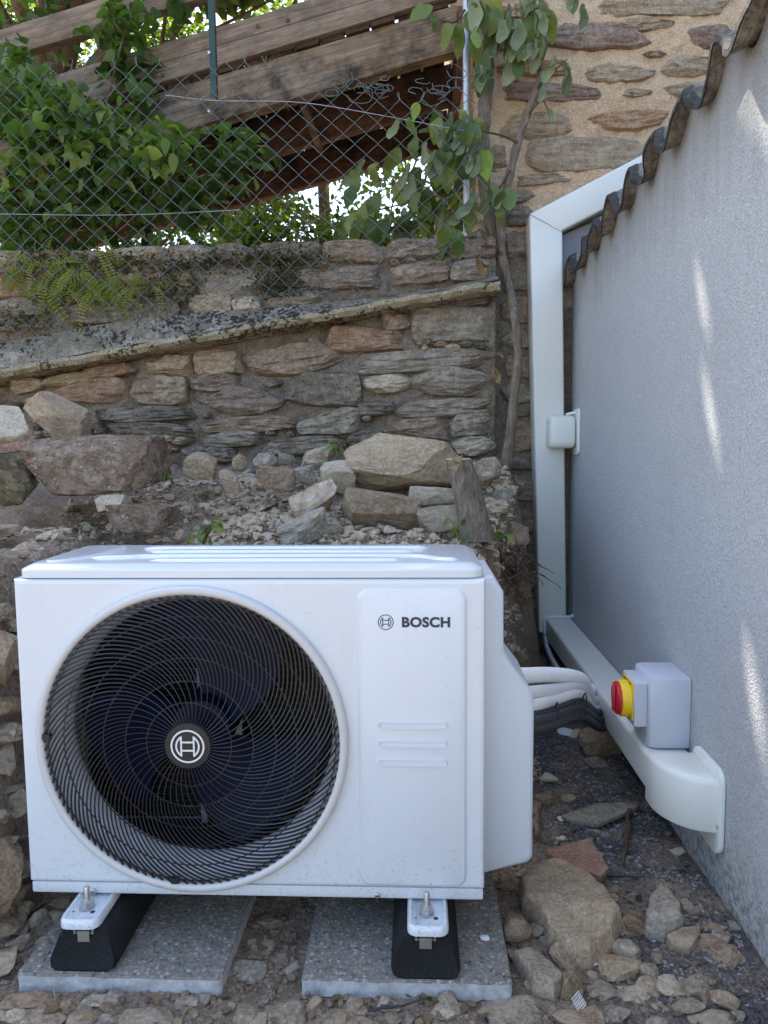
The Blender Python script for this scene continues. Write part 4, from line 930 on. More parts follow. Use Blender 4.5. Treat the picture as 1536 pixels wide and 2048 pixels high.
# ================================================================== RUBBER FEET, SLABS
SZ = -0.022
for bx, lab in ((-0.668, 'black rubber foot under the left end of the heat pump'), (0.015, 'black rubber foot under the right end of the heat pump')):
    ft = thing('rubber_foot', lab, 'rubber foot', (bx, 1.6, SZ), 'rubber feet under the heat pump')
    m_ = MB(); L = []
    for y, k, dz in ((1.352, 0.010, 0.006), (1.350, 0.003, 0.002), (1.356, 0.0, 0.0), (1.90, 0.0, 0.0), (1.906, 0.006, 0.003)):
        b, t = 0.067-k, 0.045-k; z1 = 0.053-dz; lean = 0.022 if y < 1.5 else 0
        cs = [(-b+0.012, SZ+0.001), (b-0.012, SZ+0.001), (b-0.002, SZ+0.006), (b+0.001, SZ+0.018), (t+0.008, z1-0.014), (t, z1-0.003), (t-0.006, z1), (-t+0.006, z1), (-t, z1-0.003), (-t-0.008, z1-0.014), (-b-0.001, SZ+0.018), (-b+0.002, SZ+0.006)]
        L.append([(bx+x, y+lean*(z-SZ)/0.075, z) for x, z in cs])
    m_.loops(L, True, True, True); m_.build('rubber_block', M['rubber'], ft, 50)
    m_ = MB(); m_.box((bx-0.020, 1.366, 0.046), (bx-0.017, 1.9, 0.0545)).box((bx+0.017, 1.366, 0.046), (bx+0.020, 1.9, 0.0545)).box((bx-0.0168, 1.368, 0.046), (bx+0.0168, 1.9, 0.048)).box((bx-0.012, 1.3655, 0.030), (bx+0.012, 1.368, 0.052))
    m_.build('rail', M['zinc'], ft, 30)
def slab(x0, x1, y0, y1, rot, lab, seed):
    s_ = thing('paving_slab', lab, 'paving slab', ((x0+x1)/2, (y0+y1)/2, SZ-0.038), 'paving slabs under the heat pump')
    nx, ny = 42, 42; r = np.random.default_rng(seed)
    m_ = MB(); base_ = rrect(x0, y0, x1, y1, 0.008, 4)
    # dense outline so the lower arris can be ragged
    def dense(k):
        o_ = rrect(x0+k, y0+k, x1-k, y1-k, 0.008, 4); out = []
        for i in range(len(o_)):
            a, b = Vector(o_[i]), Vector(o_[(i+1) % len(o_)]); q = max(1, int((b-a).length/0.008))
            for j in range(q): out.append(a+(b-a)*j/q)
        return out
    def jit(pts_, amp, z, sd, zamp=0.0):
        P = np.array([(p.x, p.y, 0) for p in pts_]); nn_ = fbm(P*40, 3, sd)*amp; zz = fbm(P*55, 3, sd+3)*zamp
        return [(p.x+n__*0.5, p.y+n__, z+q) for p, n__, q in zip(pts_, nn_, zz)]
    d0 = dense(0.0)
    m_.loops([jit(d0, 0.004, SZ-0.038, seed, 0.005), jit(d0, 0.002, SZ-0.028, seed+1), jit(d0, 0.0015, SZ-0.004, seed+2), jit(dense(0.0)[:len(d0)], 0.0015, SZ-0.0035, seed+2)], True, True, False)
    m_.build('slab_body', M['cast_concrete'], s_, 50)
    m_ = MB(); d1 = [Vector((p.x+( (x0+x1)/2-p.x)*0.006, p.y+((y0+y1)/2-p.y)*0.006)) for p in d0]
    m_.loops([jit(d0, 0.0016, SZ-0.0045, seed+2), jit(d0, 0.0016, SZ-0.002, seed+2), jit(d1, 0.0012, SZ, seed+2)], True, True, True)
    m_.build('aggregate_face', M['aggregate'], s_, 50)
slab(-0.795, -0.385, 1.340, 1.75, 0, 'exposed aggregate paving slab under the left foot of the heat pump', 3)
slab(-0.228, 0.182, 1.345, 1.755, 0, 'exposed aggregate paving slab under the right foot of the heat pump', 4)

# ================================================================== PIPES AND CONDUITS
def pipe(name, lab, cat, pts, r, m, group=None, ribs=0, n=60):
    P = spline(pts, n if not ribs else ribs*4)
    rad = r if not ribs else [r*(1.0 if (i//2) % 2 else 0.8) for i in range(len(P))]
    m_ = MB(); m_.tube(P, rad, 14); o = m_.build(name, M[m], None, 60 if not ribs else 30); tag(o, lab, cat, group); return o
def pp(px, py, Y): return atY(px, py, Y)
pipe('insulated_pipe', 'topmost white insulated pipe from the unit to the trunking', 'pipe', [pp(985, 1355, 1.70), pp(1040, 1352, 1.82), pp(1110, 1350, 2.0), pp(1160, 1358, 2.18), Vector((0.575, 2.42, 0.190)), Vector((0.67, 2.56, 0.188))], 0.021, 'pipe_white', 'white insulated pipes', 90)
pipe('insulated_pipe', 'middle white insulated pipe from the unit to the trunking', 'pipe', [pp(1000, 1390, 1.70), pp(1060, 1386, 1.80), pp(1110, 1380, 1.96), pp(1160, 1376, 2.14), Vector((0.58, 2.39, 0.168)), Vector((0.67, 2.51, 0.166))], 0.018, 'pipe_white', 'white insulated pipes')
pipe('insulated_pipe', 'lowest white insulated pipe just above the black conduits', 'pipe', [pp(1005, 1422, 1.68), pp(1065, 1412, 1.76), pp(1110, 1400, 1.92), pp(1160, 1390, 2.1), Vector((0.58, 2.36, 0.147)), Vector((0.67, 2.47, 0.146))], 0.016, 'pipe_white', 'white insulated pipes')
pipe('corrugated_conduit', 'upper black corrugated conduit from the unit to the trunking', 'conduit', [pp(1005, 1440, 1.66), pp(1065, 1430, 1.74), pp(1110, 1420, 1.88), pp(1160, 1404, 2.06), Vector((0.58, 2.32, 0.152)), Vector((0.67, 2.43, 0.150))], 0.013, 'black_plastic', 'black corrugated conduits', 52)
pipe('corrugated_conduit', 'middle black corrugated conduit from the unit to the trunking', 'conduit', [pp(1005, 1452, 1.64), pp(1065, 1444, 1.71), pp(1110, 1434, 1.84), pp(1160, 1418, 2.02), Vector((0.58, 2.30, 0.136)), Vector((0.67, 2.40, 0.134))], 0.014, 'black_plastic', 'black corrugated conduits', 52)
pipe('corrugated_conduit', 'lowest black corrugated conduit closest to the ground', 'conduit', [pp(1005, 1466, 1.64), pp(1065, 1459, 1.70), pp(1110, 1448, 1.82), pp(1160, 1432, 2.0), Vector((0.58, 2.28, 0.120)), Vector((0.67, 2.38, 0.122))], 0.0135, 'black_plastic', 'black corrugated conduits', 52)
pipe('drain_hose', 'thin grey ribbed hose coming out below the vertical trunking', 'hose', [pp(1090, 1262, 3.42), pp(1093, 1290, 3.30), pp(1104, 1318, 3.1), pp(1120, 1345, 2.9), pp(1140, 1372, 2.8)], 0.012, 'galvanised', None, 60)
for bx in ((1112, 1433, 1.84), (1168, 1412, 2.02)):
    p = atY(*bx); m_ = MB(); Q = [(p.x+0.0006*math.cos(a), p.y+0.034*math.cos(a)*0.3, p.z+0.042*math.sin(a)) for a in [2*math.pi*i/20 for i in range(21)]]
    m_.tube([(p.x+0.004*math.sin(a), p.y+0.022*math.cos(a), p.z+0.036*math.sin(a)) for a in [2*math.pi*i/24 for i in range(25)]], 0.0022, 6, False)
    tag(m_.build('cable_tie', M['black_plastic'], None), 'black cable tie round the conduits nearer the ' + ('unit' if bx[0] < 1140 else 'trunking'), 'cable tie', 'cable ties on the conduits')

# ================================================================== LOOSE ROCKS AND DEBRIS
VIEW = np.array([fwd.x, fwd.y, fwd.z])
def place_rock(bb, kind, m, label, cat='rock', Y=None, tilt=0.0, var=None, group=None, name='rock', yaw=None, sub=4, dratio=0.8):
    x0, y0, x1, y1 = bb; cx, cy = (x0+x1)/2, (y0+y1)/2
    if Y is None:
        gp = ground_hit(cx, y0+(y1-y0)*0.8); Y = gp.y
    d = ray(cx, cy); dep = Y/d.y
    w = (x1-x0)/FPX*dep; hp_ = (y1-y0)/FPX*dep
    th = math.atan2(-d.z, d.y)
    dd = dratio*w; h = (hp_-dd*math.sin(max(th, 0)))/max(0.3, math.cos(th))
    if h < 0.28*hp_: dd = max(0.0, (hp_-0.3*hp_))/max(0.12, math.sin(max(th, 0.15))); dd = min(dd, 1.4*w); h = max(0.3*hp_, 0.25*min(w, dd))
    c = CAMP+d*((Y+dd*0.2)/d.y)
    v = random.randrange(6) if var is None else var
    o = bpy.data.objects.new(name, rock_mesh(kind, v, m, sub)); COL.objects.link(o)
    o.location = c; o.scale = (w*1.04, dd*1.04, h*1.06); o.rotation_euler = (random.uniform(-0.08, 0.08), -R(tilt), R(random.uniform(-14, 14)) if yaw is None else R(yaw))
    tag(o, label, cat, group); return o
ROCKTAB = [
 ((45, 788, 184, 880), 'angular', 'rock_tan', 'tan angular boulder against the garden wall at left, above the rough block', 2.80, -12),
 ((-45, 812, 68, 898), 'round', 'rock_pale', 'pale rounded boulder at the left edge of the photo', 2.55, 0),
 ((80, 868, 320, 990), 'block', 'rock_rough', 'big dark crumbly stone block on the bank at left', 2.50, 2),
 ((-50, 902, 78, 1012), 'rough', 'rock_mossy', 'dark mossy rock below the terracotta fragment at the left edge', 2.42, 0),
 ((185, 988, 252, 1030), 'slab', 'rock_pale', 'flat cream stone lying below the crumbly block', 2.36, 4),
 ((228, 1004, 345, 1066), 'block', 'rock_rough', 'reddish brown stone half buried right of the flat cream stone', 2.33, 0),
 ((368, 905, 432, 958), 'block', 'rock_tan', 'tan squarish stone below the wall, right of the crumbly block', 2.78, -6),
 ((440, 938, 480, 986), 'slab', 'rock_tan', 'upright tan flake in the middle of the rubble', 2.70, 0),
 ((466, 908, 492, 942), 'slab', 'rock_tan', 'small orange pebble standing above the upright tan flake', 2.9, 0),
 ((506, 905, 557, 944), 'angular', 'rock_grey', 'light grey stone at the top of the rubble', 2.9, 0),
 ((558, 906, 592, 932), 'angular', 'rock_grey', 'small grey stone right of the light grey one', 2.95, 0),
 ((513, 932, 588, 978), 'block', 'rock_brown', 'brown grey block below the light grey stone', 2.75, -5),
 ((584, 930, 634, 968), 'rough', 'rock_grey', 'dark grey pitted stone right of the brown grey block', 2.8, 0),
 ((600, 894, 668, 938), 'angular', 'rock_lichen', 'tan stone with pale patches left of the big boulder', 2.95, 8),
 ((638, 918, 714, 990), 'angular', 'rock_pale', 'pale wedge shaped stone tucked under the left end of the big boulder', 2.78, 20),
 ((680, 868, 938, 996), 'angular', 'rock_tan', 'largest tan boulder on the bank, behind the stump', 2.86, -10),
 ((684, 978, 838, 1062), 'block', 'rock_brown', 'brown boulder under the largest tan boulder', 2.55, -8),
 ((582, 968, 684, 1040), 'slab', 'rock_lichen', 'layered pale slab tilted up to the right beside the brown boulder', 2.58, 24),
 ((556, 1018, 684, 1096), 'rough', 'rock_grey', 'grey rough rock just behind the lid of the unit', 2.40, 15),
 ((818, 972, 906, 1026), 'block', 'rock_pale', 'pale block under the right end of the largest boulder', 2.66, -4),
 ((836, 1008, 934, 1064), 'block', 'rock_dusty', 'dusty flat rock at the foot of the stump', 2.5, 6),
 ((948, 913, 1002, 970), 'angular', 'rock_lichen', 'pinkish grey stone between the stump and the vine stem', 2.95, 0),
 ((985, 975, 1030, 1030), 'rough', 'rock_grey', 'grey stone at the right edge of the bank under the vine', 2.9, 0),
 ((-20, 1078, 112, 1205), 'angular', 'rock_lichen', 'large lichen spotted boulder behind the top left corner of the unit', 1.98, 10),
 ((-60, 1046, 40, 1084), 'slab', 'rock_brown', 'flat brown stone at the left edge above the lichen spotted boulder', 2.15, 0),
 ((-40, 1198, 28, 1252), 'angular', 'rock_dusty', 'dusty stone left of the unit, just below the lichen spotted boulder', None, 0),
 ((-45, 1252, 34, 1378), 'angular', 'rock_tan', 'tall tan boulder left of the unit, beside the top of the fan', None, 0),
 ((-50, 1378, 44, 1452), 'angular', 'rock_brown', 'brown boulder left of the unit at fan centre height', None, 8),
 ((-50, 1446, 42, 1502), 'angular', 'rock_tan', 'tan boulder left of the unit just below fan centre', None, 0),
 ((5, 1570, 52, 1650), 'slab', 'rock_dusty', 'flat stone leaning against the bank left of the lower fan', None, -60),
 ((-70, 1672, 60, 1838), 'slab', 'rock_brown', 'big tilted brown slab left of the bottom corner of the unit', None, 30),
 ((26, 1792, 68, 1842), 'angular', 'rock_dusty', 'upright stone at the lower left corner of the unit', None, 0),
 ((50, 1814, 98, 1866), 'rough', 'rock_dusty', 'rough clod beside the left paving slab', None, 0),
 ((-20, 1826, 42, 1884), 'angular', 'rock_brown', 'brown stone at the left edge below the tilted slab', None, 0),
 ((14, 1866, 62, 1912), 'rough', 'rock_dusty', 'rough stone left of the left paving slab', None, 0),
 ((-40, 1892, 42, 1966), 'slab', 'rock_tan', 'tan slab touching the near left corner of the left paving slab', None, 8),
 ((92, 1788, 142, 1832), 'angular', 'rock_brown', 'brown stone behind the left mounting foot', None, 0),
 ((6, 1984, 118, 2020), 'slab', 'rock_brown', 'flat brown stone against the front edge of the left slab', None, 0),
 ((-30, 2008, 54, 2048), 'angular', 'rock_dusty', 'dusty stone in the bottom left corner', None, 0),
 ((32, 2012, 134, 2062), 'slab', 'rock_dusty', 'wide dusty stone at the bottom edge below the left slab', None, 6),
 ((136, 2018, 194, 2056), 'angular', 'rock_dusty', 'grey brown stone at the bottom edge, second from the wide dusty one', None, 0),
 ((200, 2016, 246, 2048), 'rough', 'rock_grey', 'small grey crumb at the bottom edge below the left slab', None, 0),
 ((368, 1992, 398, 2018), 'angular', 'rock_pale', 'small pale cube in front of the left slab', None, 0),
 ((240, 2015, 345, 2062), 'slab', 'rock_dusty', 'flat half buried stone in front of the left slab, at the bottom edge', None, 0),
 ((456, 1922, 532, 1966), 'slab', 'rock_grey', 'flat grey stone between the two paving slabs', None, 0),
 ((466, 2006, 524, 2058), 'angular', 'rock_dusty', 'dusty stone at the bottom edge between the slabs', None, 0),
 ((536, 1998, 608, 2060), 'rough', 'rock_dusty', 'rough stone below the near left corner of the right slab', None, 0),
 ((606, 1988, 646, 2028), 'angular', 'rock_tan', 'tan stone under the front edge of the right slab', None, 20),
 ((690, 2004, 736, 2036), 'angular', 'rock_tan', 'small tan stone in front of the right slab', None, 0),
 ((756, 1994, 802, 2030), 'angular', 'rock_pale', 'pale stone in front of the right slab, left of the white lump', None, -15),
 ((854, 1998, 928, 2040), 'rough', 'rock_pale', 'whitish knobbly lump in front of the right slab', None, 0),
 ((634, 2022, 764, 2066), 'slab', 'rock_dusty', 'broad flat stone at the bottom edge below the right slab', None, 0),
 ((968, 1986, 1084, 2062), 'rough', 'rock_dusty', 'big rough stone at the near right corner of the right slab', None, 0),
 ((1228, 1828, 1298, 1874), 'rough', 'rock_tan', 'tan pebbly lump right of the large flat boulder', None, 0),
 ((1396, 1866, 1452, 1906), 'slab', 'rock_brown', 'dark flat stone close to the shed wall', None, 0),
 ((1196, 1902, 1278, 1966), 'angular', 'rock_tan', 'tan boulder below the large flat one', None, 0),
 ((1274, 1922, 1314, 1968), 'angular', 'rock_dusty', 'small dusty stone right of the lower tan boulder', None, 0),
 ((1306, 1950, 1370, 1996), 'rough', 'rock_pale', 'pale crumbly stone in the lower right rubble', None, 0),
 ((1360, 1948, 1424, 2004), 'rough', 'rock_dusty', 'dusty crumbly stone nearest the shed wall in the lower right rubble', None, 0),
 ((1342, 1984, 1410, 2036), 'angular', 'rock_dusty', 'flat topped stone in the lower right corner', None, 0),
 ((1376, 2012, 1480, 2066), 'rough', 'rock_dusty', 'rough clod at the bottom right edge', None, 0),
 ((1118, 1942, 1172, 2014), 'slab', 'rock_brown', 'brown leaning flake right of the long dusty flake', None, -35),
 ((1108, 2008, 1205, 2062), 'angular', 'rock_brown', 'brown stone at the bottom edge under the scrap of mesh', None, 0),
 ((1006, 1818, 1064, 1900), 'angular', 'rock_brown', 'brown stone wedged between the right slab and the large flat boulder', None, 0),
 ((996, 1748, 1042, 1786), 'round', 'rock_brown', 'rounded brown stone at the back right corner of the right slab', None, 0),
 ((1030, 1736, 1066, 1766), 'round', 'rock_dusty', 'small rounded stone under the valve cover', None, 0),
 ((1156, 1436, 1246, 1536), 'rough', 'rock_brown', 'dark brown rock under the horizontal trunking', None, 0),
 ((1172, 1512, 1218, 1542), 'slab', 'rock_grey', 'pale grey chip on the dark chippings beside the trunking', None, 0),
 ((1120, 1584, 1152, 1610), 'round', 'rock_tan', 'small tan clod above the slate', None, 0),
 ((1060, 1580, 1108, 1622), 'round', 'rock_brown', 'brown clod beside the valve cover, left of the slate', None, 0),
 ((962, 1092, 1040, 1150), 'rough', 'rock_rough', 'dark earthy clod full of roots at the right edge of the bank', 2.62, 0),
 ((985, 1150, 1062, 1215), 'rough', 'rock_rough', 'dark earthy clod below the roots beside the trunking', 2.75, 0),
 ((1000, 1290, 1056, 1345), 'angular', 'rock_brown', 'brown stone in the dark gap between the unit and the trunking', 2.6, 0),
 ((1005, 1040, 1058, 1092), 'rough', 'rock_brown', 'brown crumbly clod right of the stump foot', 2.8, 0),
 ((1270, 2030, 1345, 2070), 'rough', 'rock_dusty', 'clod at the bottom edge below the crumbly stones', None, 0),
 ((1170, 1960, 1232, 2002), 'angular', 'rock_dusty', 'dusty stone below the lower tan boulder', None, 0),
 ((1236, 1968, 1300, 2012), 'rough', 'rock_pale', 'pale lump at centre of the lower right rubble', None, 0),
 ((1196, 2004, 1262, 2050), 'angular', 'rock_grey', 'grey angular stone beside the scrap of mesh', None, 0),
]
for i, (bb, kd, m, lab, Y, ti) in enumerate(ROCKTAB):
    big = (bb[2]-bb[0]) > 90
    place_rock(bb, kd, m, lab, 'rock', Y, ti, i % 6, yaw=random.uniform(-12, 12))
# flat boulders built from their own outlines
def poly_rock(pxs, rise, m, lab, seed, rough=0.010, name='rock'):
    c = ground_hit(sum(p[0] for p in pxs)/len(pxs), sum(p[1] for p in pxs)/len(pxs)); zt = c.z+rise
    P = [atZ(p[0], p[1], zt-rise*0.35) for p in pxs]; cen = sum(P, Vector())/len(P); out = []
    for i in range(len(P)):
        a, b = P[i], P[(i+1) % len(P)]
        for j in range(9): out.append(a.lerp(b, j/9))
    O = np.array([(q.x-cen.x, q.y-cen.y) for q in out]); L = []
    O = O+0.006*np.stack([vnoise(np.stack([O[:, 0]*30, O[:, 1]*30, O[:, 0]*0], -1), seed), vnoise(np.stack([O[:, 0]*30, O[:, 1]*30, O[:, 0]*0+9], -1), seed)], -1)
    for k_, z in ((1.04, -0.02), (1.05, rise*0.25), (1.02, rise*0.6), (0.975, rise*0.9), (0.93, rise*0.97), (0.86, rise), (0.76, rise*1.02), (0.66, rise*1.04), (0.54, rise*1.05), (0.42, rise*1.06), (0.30, rise*1.06), (0.18, rise*1.05), (0.07, rise*1.05)):
        X = cen.x+O[:, 0]*k_; Y = cen.y+O[:, 1]*k_; Q = np.stack([X, Y, X*0+z], -1)
        Z = c.z+z+rough*fbm(Q*14, 4, seed)*(1 if z > 0 else 0)
        L.append([(x_, y_, z_) for x_, y_, z_ in zip(X, Y, Z)])
    m_ = MB(); m_.loops(L, True, True, True); o = m_.build(name, M[m], None, 15); tag(o, lab, 'rock'); return o
poly_rock([(1062, 1736), (1105, 1722), (1160, 1740), (1205, 1775), (1240, 1832), (1228, 1870), (1182, 1900), (1150, 1906), (1100, 1862), (1050, 1800), (1042, 1765)], 0.055, 'rock_tan', 'very large flat tan boulder right of the unit', 5, 0.014)
poly_rock([(1328, 1772), (1350, 1800), (1368, 1846), (1330, 1852), (1292, 1848), (1300, 1806)], 0.045, 'rock_grey', 'grey pointed stone between the large flat boulder and the shed wall', 6)
poly_rock([(1030, 1908), (1062, 1902), (1108, 1938), (1124, 1962), (1108, 1980), (1070, 1962)], 0.035, 'rock_dusty', 'long dusty flake right of the right paving slab', 7)
poly_rock([(1332, 1878), (1372, 1862), (1402, 1852), (1408, 1880), (1380, 1902), (1350, 1898)], 0.025, 'rock_brown', 'brown flat stone below the grey pointed stone', 8)
# tile, slate, sticks and scraps
def flat_piece(name, pxs, z_off, th, m, lab, cat, bevel=0.002):
    pts_ = [ground_hit(*p) for p in pxs]; zc = sum(p.z for p in pts_)/len(pts_)+z_off
    P3 = [atZ(p[0], p[1], zc+0.25*(q.z-sum(s_.z for s_ in pts_)/len(pts_))) for p, q in zip(pxs, pts_)]
    m_ = MB(); m_.loops([[(p.x, p.y, p.z-th) for p in P3], [tuple(p) for p in P3]], True, True, True)
    o = m_.build(name, M[m], None, 30, bevel, 2); return tag(o, lab, cat)
flat_piece('brick_tile', ((1090, 1700), (1180, 1674), (1218, 1735), (1200, 1752), (1120, 1722)), 0.020, 0.022, 'terracotta', 'broken red terracotta tile lying right of the unit', 'tile')
flat_piece('slate', ((1122, 1630), (1190, 1606), (1282, 1602), (1270, 1616), (1196, 1648), (1140, 1640)), 0.018, 0.012, 'slate', 'pointed flat piece of slate on the chippings under the elbow', 'slate')
m_ = MB(); P3 = [atY(x, y, 2.5) for x, y in ((-30, 892), (60, 880), (90, 882), (84, 896), (-30, 912))]
m_.loops([[(p.x, p.y+0.12, p.z+0.006) for p in P3], [(p.x, p.y, p.z) for p in P3]], True, True, True); tag(m_.build('roof_tile', M['terracotta'], None, 30, 0.003, 2), 'orange terracotta roof tile fragment under the pale rounded boulder', 'tile')
def stick(name, a, b, r, m, lab, cat, n=12, wob=0.004, lift=None):
    A, B = ground_hit(*a), ground_hit(*b); lift = r*0.8 if lift is None else lift; pts_ = []
    for i in range(n):
        t = i/(n-1); p = A.lerp(B, t); h = float(terrain(p.x, p.y)); pts_.append(Vector((p.x+random.uniform(-wob, wob), p.y+random.uniform(-wob, wob), h+lift+0.010)))
    m_ = MB(); m_.tube(pts_, [r*(1-0.35*i/(n-1))*random.uniform(0.85, 1.1) for i in range(n)], 7); return tag(m_.build(name, M[m], None, 50), lab, cat)
stick('stick', (1258, 1632), (1246, 1742), 0.008, 'bark_brown', 'brown wet stick lying beside the red tile', 'stick')
stick('metal_rod', (1168, 1745), (1284, 1766), 0.004, 'black_plastic', 'thin black rod at the lower edge of the red tile', 'rod', wob=0.001)
stick('twig', (735, 2036), (862, 2010), 0.003, 'black_plastic', 'thin black twig in front of the right slab', 'twig', wob=0.001)
stick('timber_offcut', (1070, 1622), (1074, 1690), 0.014, 'timber_worn', 'narrow timber offcut beside the edge of the valve cover', 'timber')
stick('twig', (522, 1032), (605, 992), 0.005, 'root', 'thin dark twig on the rubble behind the unit', 'twig')
stick('nail', (108, 1990), (112, 2014), 0.0016, 'zinc', 'small nail under the front edge of the left slab', 'nail', 4, 0.0)
def scrap(bb, m, lab, cat, name='scrap'):
    o = place_rock(bb, 'rough', m, lab, cat, None, 0, random.randrange(6), name=name, sub=3); o.scale.z = min(o.scale.z, o.scale.x*0.35); return o
scrap((1080, 1536, 1116, 1572), 'foam', 'yellow foam scrap on the dark chippings near the unit', 'foam', 'foam_scrap')
scrap((1134, 1454, 1168, 1478), 'foam', 'yellow foam scrap under the conduits, right of the white one', 'foam', 'foam_scrap')
scrap((1114, 1450, 1146, 1474), 'polystyrene', 'white foam scrap just below the black conduits', 'foam', 'foam_scrap')
scrap((1114, 1628, 1142, 1644), 'polystyrene', 'white chip at the left tip of the slate', 'chip', 'plaster_chip')
scrap((1112, 1668, 1132, 1686), 'foam', 'tiny yellow foam scrap above the red tile', 'foam', 'foam_scrap')
scrap((1218, 1882, 1236, 1904), 'foam', 'cream chip below the tan pebbly lump', 'chip', 'plaster_chip')
scrap((1180, 1918, 1198, 1936), 'polystyrene', 'white chip left of the lower tan boulder', 'chip', 'plaster_chip')
scrap((1340, 1690, 1374, 1716), 'foam', 'yellowish chip against the shed wall below the elbow', 'chip', 'plaster_chip')
scrap((960, 1914, 978, 1926), 'polystyrene', 'white flake on the right paving slab', 'chip', 'plaster_chip').location.z = SZ+0.003
# scrap of white plaster mesh at the bottom edge
m_ = MB(); c0 = ground_hit(1157, 2036); c0.z += 0.03
for i in range(6):
    t = (i-2.5)*0.005; u = Vector((0.7, 0.5, 0.35)).normalized(); v = Vector((-0.35, 0.2, 0.6)).normalized()
    m_.tube([c0+u*t*0.8-v*0.014, c0+u*t*0.8+v*0.014], 0.0006, 5); m_.tube([c0+v*t-u*0.010, c0+v*t+u*0.010], 0.0006, 5)
tag(m_.build('mesh_scrap', M['polystyrene'], None), 'scrap of white reinforcing mesh at the bottom edge', 'mesh')

# random rubble: loose stones one can count, zone by zone
ZONES = [
 ('small loose stone on the earth in front of the paving slabs', 'small stones in front of the slabs', (0, 1996, 1010, 2048), 46, (0.010, 0.026)),
 ('small loose stone between the two paving slabs', 'small stones between the slabs', (470, 1830, 615, 1990), 22, (0.008, 0.022)),
 ('small loose stone in the rubble between the right slab and the shed wall', 'small stones right of the unit', (1000, 1800, 1480, 2048), 70, (0.010, 0.032)),
 ('small loose stone left of the left paving slab', 'small stones left of the slab', (0, 1790, 110, 1960), 18, (0.010, 0.026)),
 ('small stone fragment in the rubble on the bank behind the unit', 'stone fragments on the bank', (330, 905, 900, 1075), 118, (0.012, 0.04)),
 ('small stone on the dark chippings under the trunking', 'small stones under the trunking', (1070, 1460, 1360, 1800), 20, (0.006, 0.014)),
 ('small stone wedged in the bank left of the unit', 'stones in the bank left of the unit', (-10, 1200, 50, 1800), 20, (0.015, 0.05)),
]
SMALLM = ['rock_dusty', 'rock_dusty', 'rock_brown', 'rock_tan', 'rock_grey', 'rock_pale']
KINDS = ['angular', 'slab', 'slab', 'block', 'rough']
for lab, grp, (x0, y0, x1, y1), n, (s0, s1) in ZONES:
    for i in range(n):
        p = ground_hit(random.uniform(x0, x1), random.uniform(y0, y1))
        if p.y > 3.3 or (p.y < 1.76 and p.y > 1.33 and ((-0.80 < p.x < -0.38) or (-0.235 < p.x < 0.19))): continue
        s = s0+(s1-s0)*random.random()**2.0
        o = bpy.data.objects.new('loose_stone', rock_mesh(random.choice(KINDS), random.randrange(6), random.choice(SMALLM), 2 if s < 0.02 else 3)); COL.objects.link(o)
        o.scale = (s*2*random.uniform(0.8, 1.3), s*2*random.uniform(0.6, 1.1), s*2*random.uniform(0.25, 0.6))
        o.rotation_euler = (random.uniform(-0.4, 0.4), random.uniform(-0.4, 0.4), random.uniform(0, 6.28)); o.location = (p.x, p.y, p.z+o.scale.z*0.14)
        tag(o, lab, 'stone', grp)
# gravel and crumbs too small to count
r = np.random.default_rng(99)
def pebbles(name, lab, regions, m, smin, smax):
    V = []; F = []; nv = 0; bv, bf = ICO[1]; bf = np.array(bf)
    for (x0, x1, y0, y1, n) in regions:
        X = r.uniform(x0, x1, n); Y = r.uniform(y0, y1, n); Z = terrain(X, Y); S = smin+(smax-smin)*r.random(n)**2.5
        pv = bv[None]*(1+0.35*r.normal(size=(n, len(bv), 1)))*np.stack([S*r.uniform(0.7, 1.3, n), S*r.uniform(0.7, 1.3, n), S*r.uniform(0.4, 0.9, n)], 1)[:, None, :]
        pv = pv+np.stack([X, Y, Z+S*0.15], 1)[:, None, :]
        V.append(pv.reshape(-1, 3)); F.append((bf[None]+(np.arange(n)*len(bv))[:, None, None]+nv).reshape(-1, 3)); nv += n*len(bv)
    o = obj(name, new_mesh(np.concatenate(V), np.concatenate(F), M[m], None, name)); tag(o, lab, 'gravel', None, 'stuff'); return o
def slab_crumbs(n, x0, x1):
    V = []; F = []; bv, bf = ICO[1]; bf = np.array(bf)
    X = r.uniform(x0, x1, n); Y = 1.36+0.38*r.random(n)**0.8; S = 0.001+0.005*r.random(n)**3
    pv = bv[None]*(1+0.3*r.normal(size=(n, len(bv), 1)))*S[:, None, None]*np.array([1, 1, 0.6])+np.stack([X, Y, SZ+S*0.4], 1)[:, None, :]
    return pv.reshape(-1, 3), (bf[None]+(np.arange(n)*len(bv))[:, None, None]).reshape(-1, 3)
for x0_, x1_, lb_ in ((-0.78, -0.40, 'left'), (-0.21, 0.17, 'right')):
    a_, b_ = slab_crumbs(260, x0_, x1_); tag(obj('spilled_grit', new_mesh(a_, b_, M['soil'], None)), 'grit and crumbs of earth spilled on the '+lb_+' paving slab', 'grit', None, 'stuff')
M['crumb'] = stone_mat('crumb', (0.14, 0.11, 0.08), (0.29, 0.24, 0.18), (0.46, 0.4, 0.32), 1.0, 'world', 1.0, bump=0.4)
M['chipping'] = stone_mat('chipping', (0.045, 0.045, 0.05), (0.12, 0.12, 0.13), (0.36, 0.37, 0.4), 1.0, 'world', 2.5, bump=0.4)
pebbles('soil_crumbs', 'fine earth crumbs and grit scattered over the bare ground', [(-0.95, 0.70, 1.15, 1.42, 4200), (-0.42, -0.2, 1.35, 1.7, 700), (0.16, 0.70, 1.4, 2.0, 2000), (-1.2, 0.35, 2.15, 3.3, 6000), (-1.05, -0.8, 1.3, 2.1, 1200)], 'soil', 0.0014, 0.009)
pebbles('rubble_fragments', 'small broken stone rubble strewn over the bank behind the unit', [(-0.75, 0.4, 2.25, 3.28, 3400), (-1.3, -0.7, 2.2, 3.2, 500)], 'crumb', 0.006, 0.024)
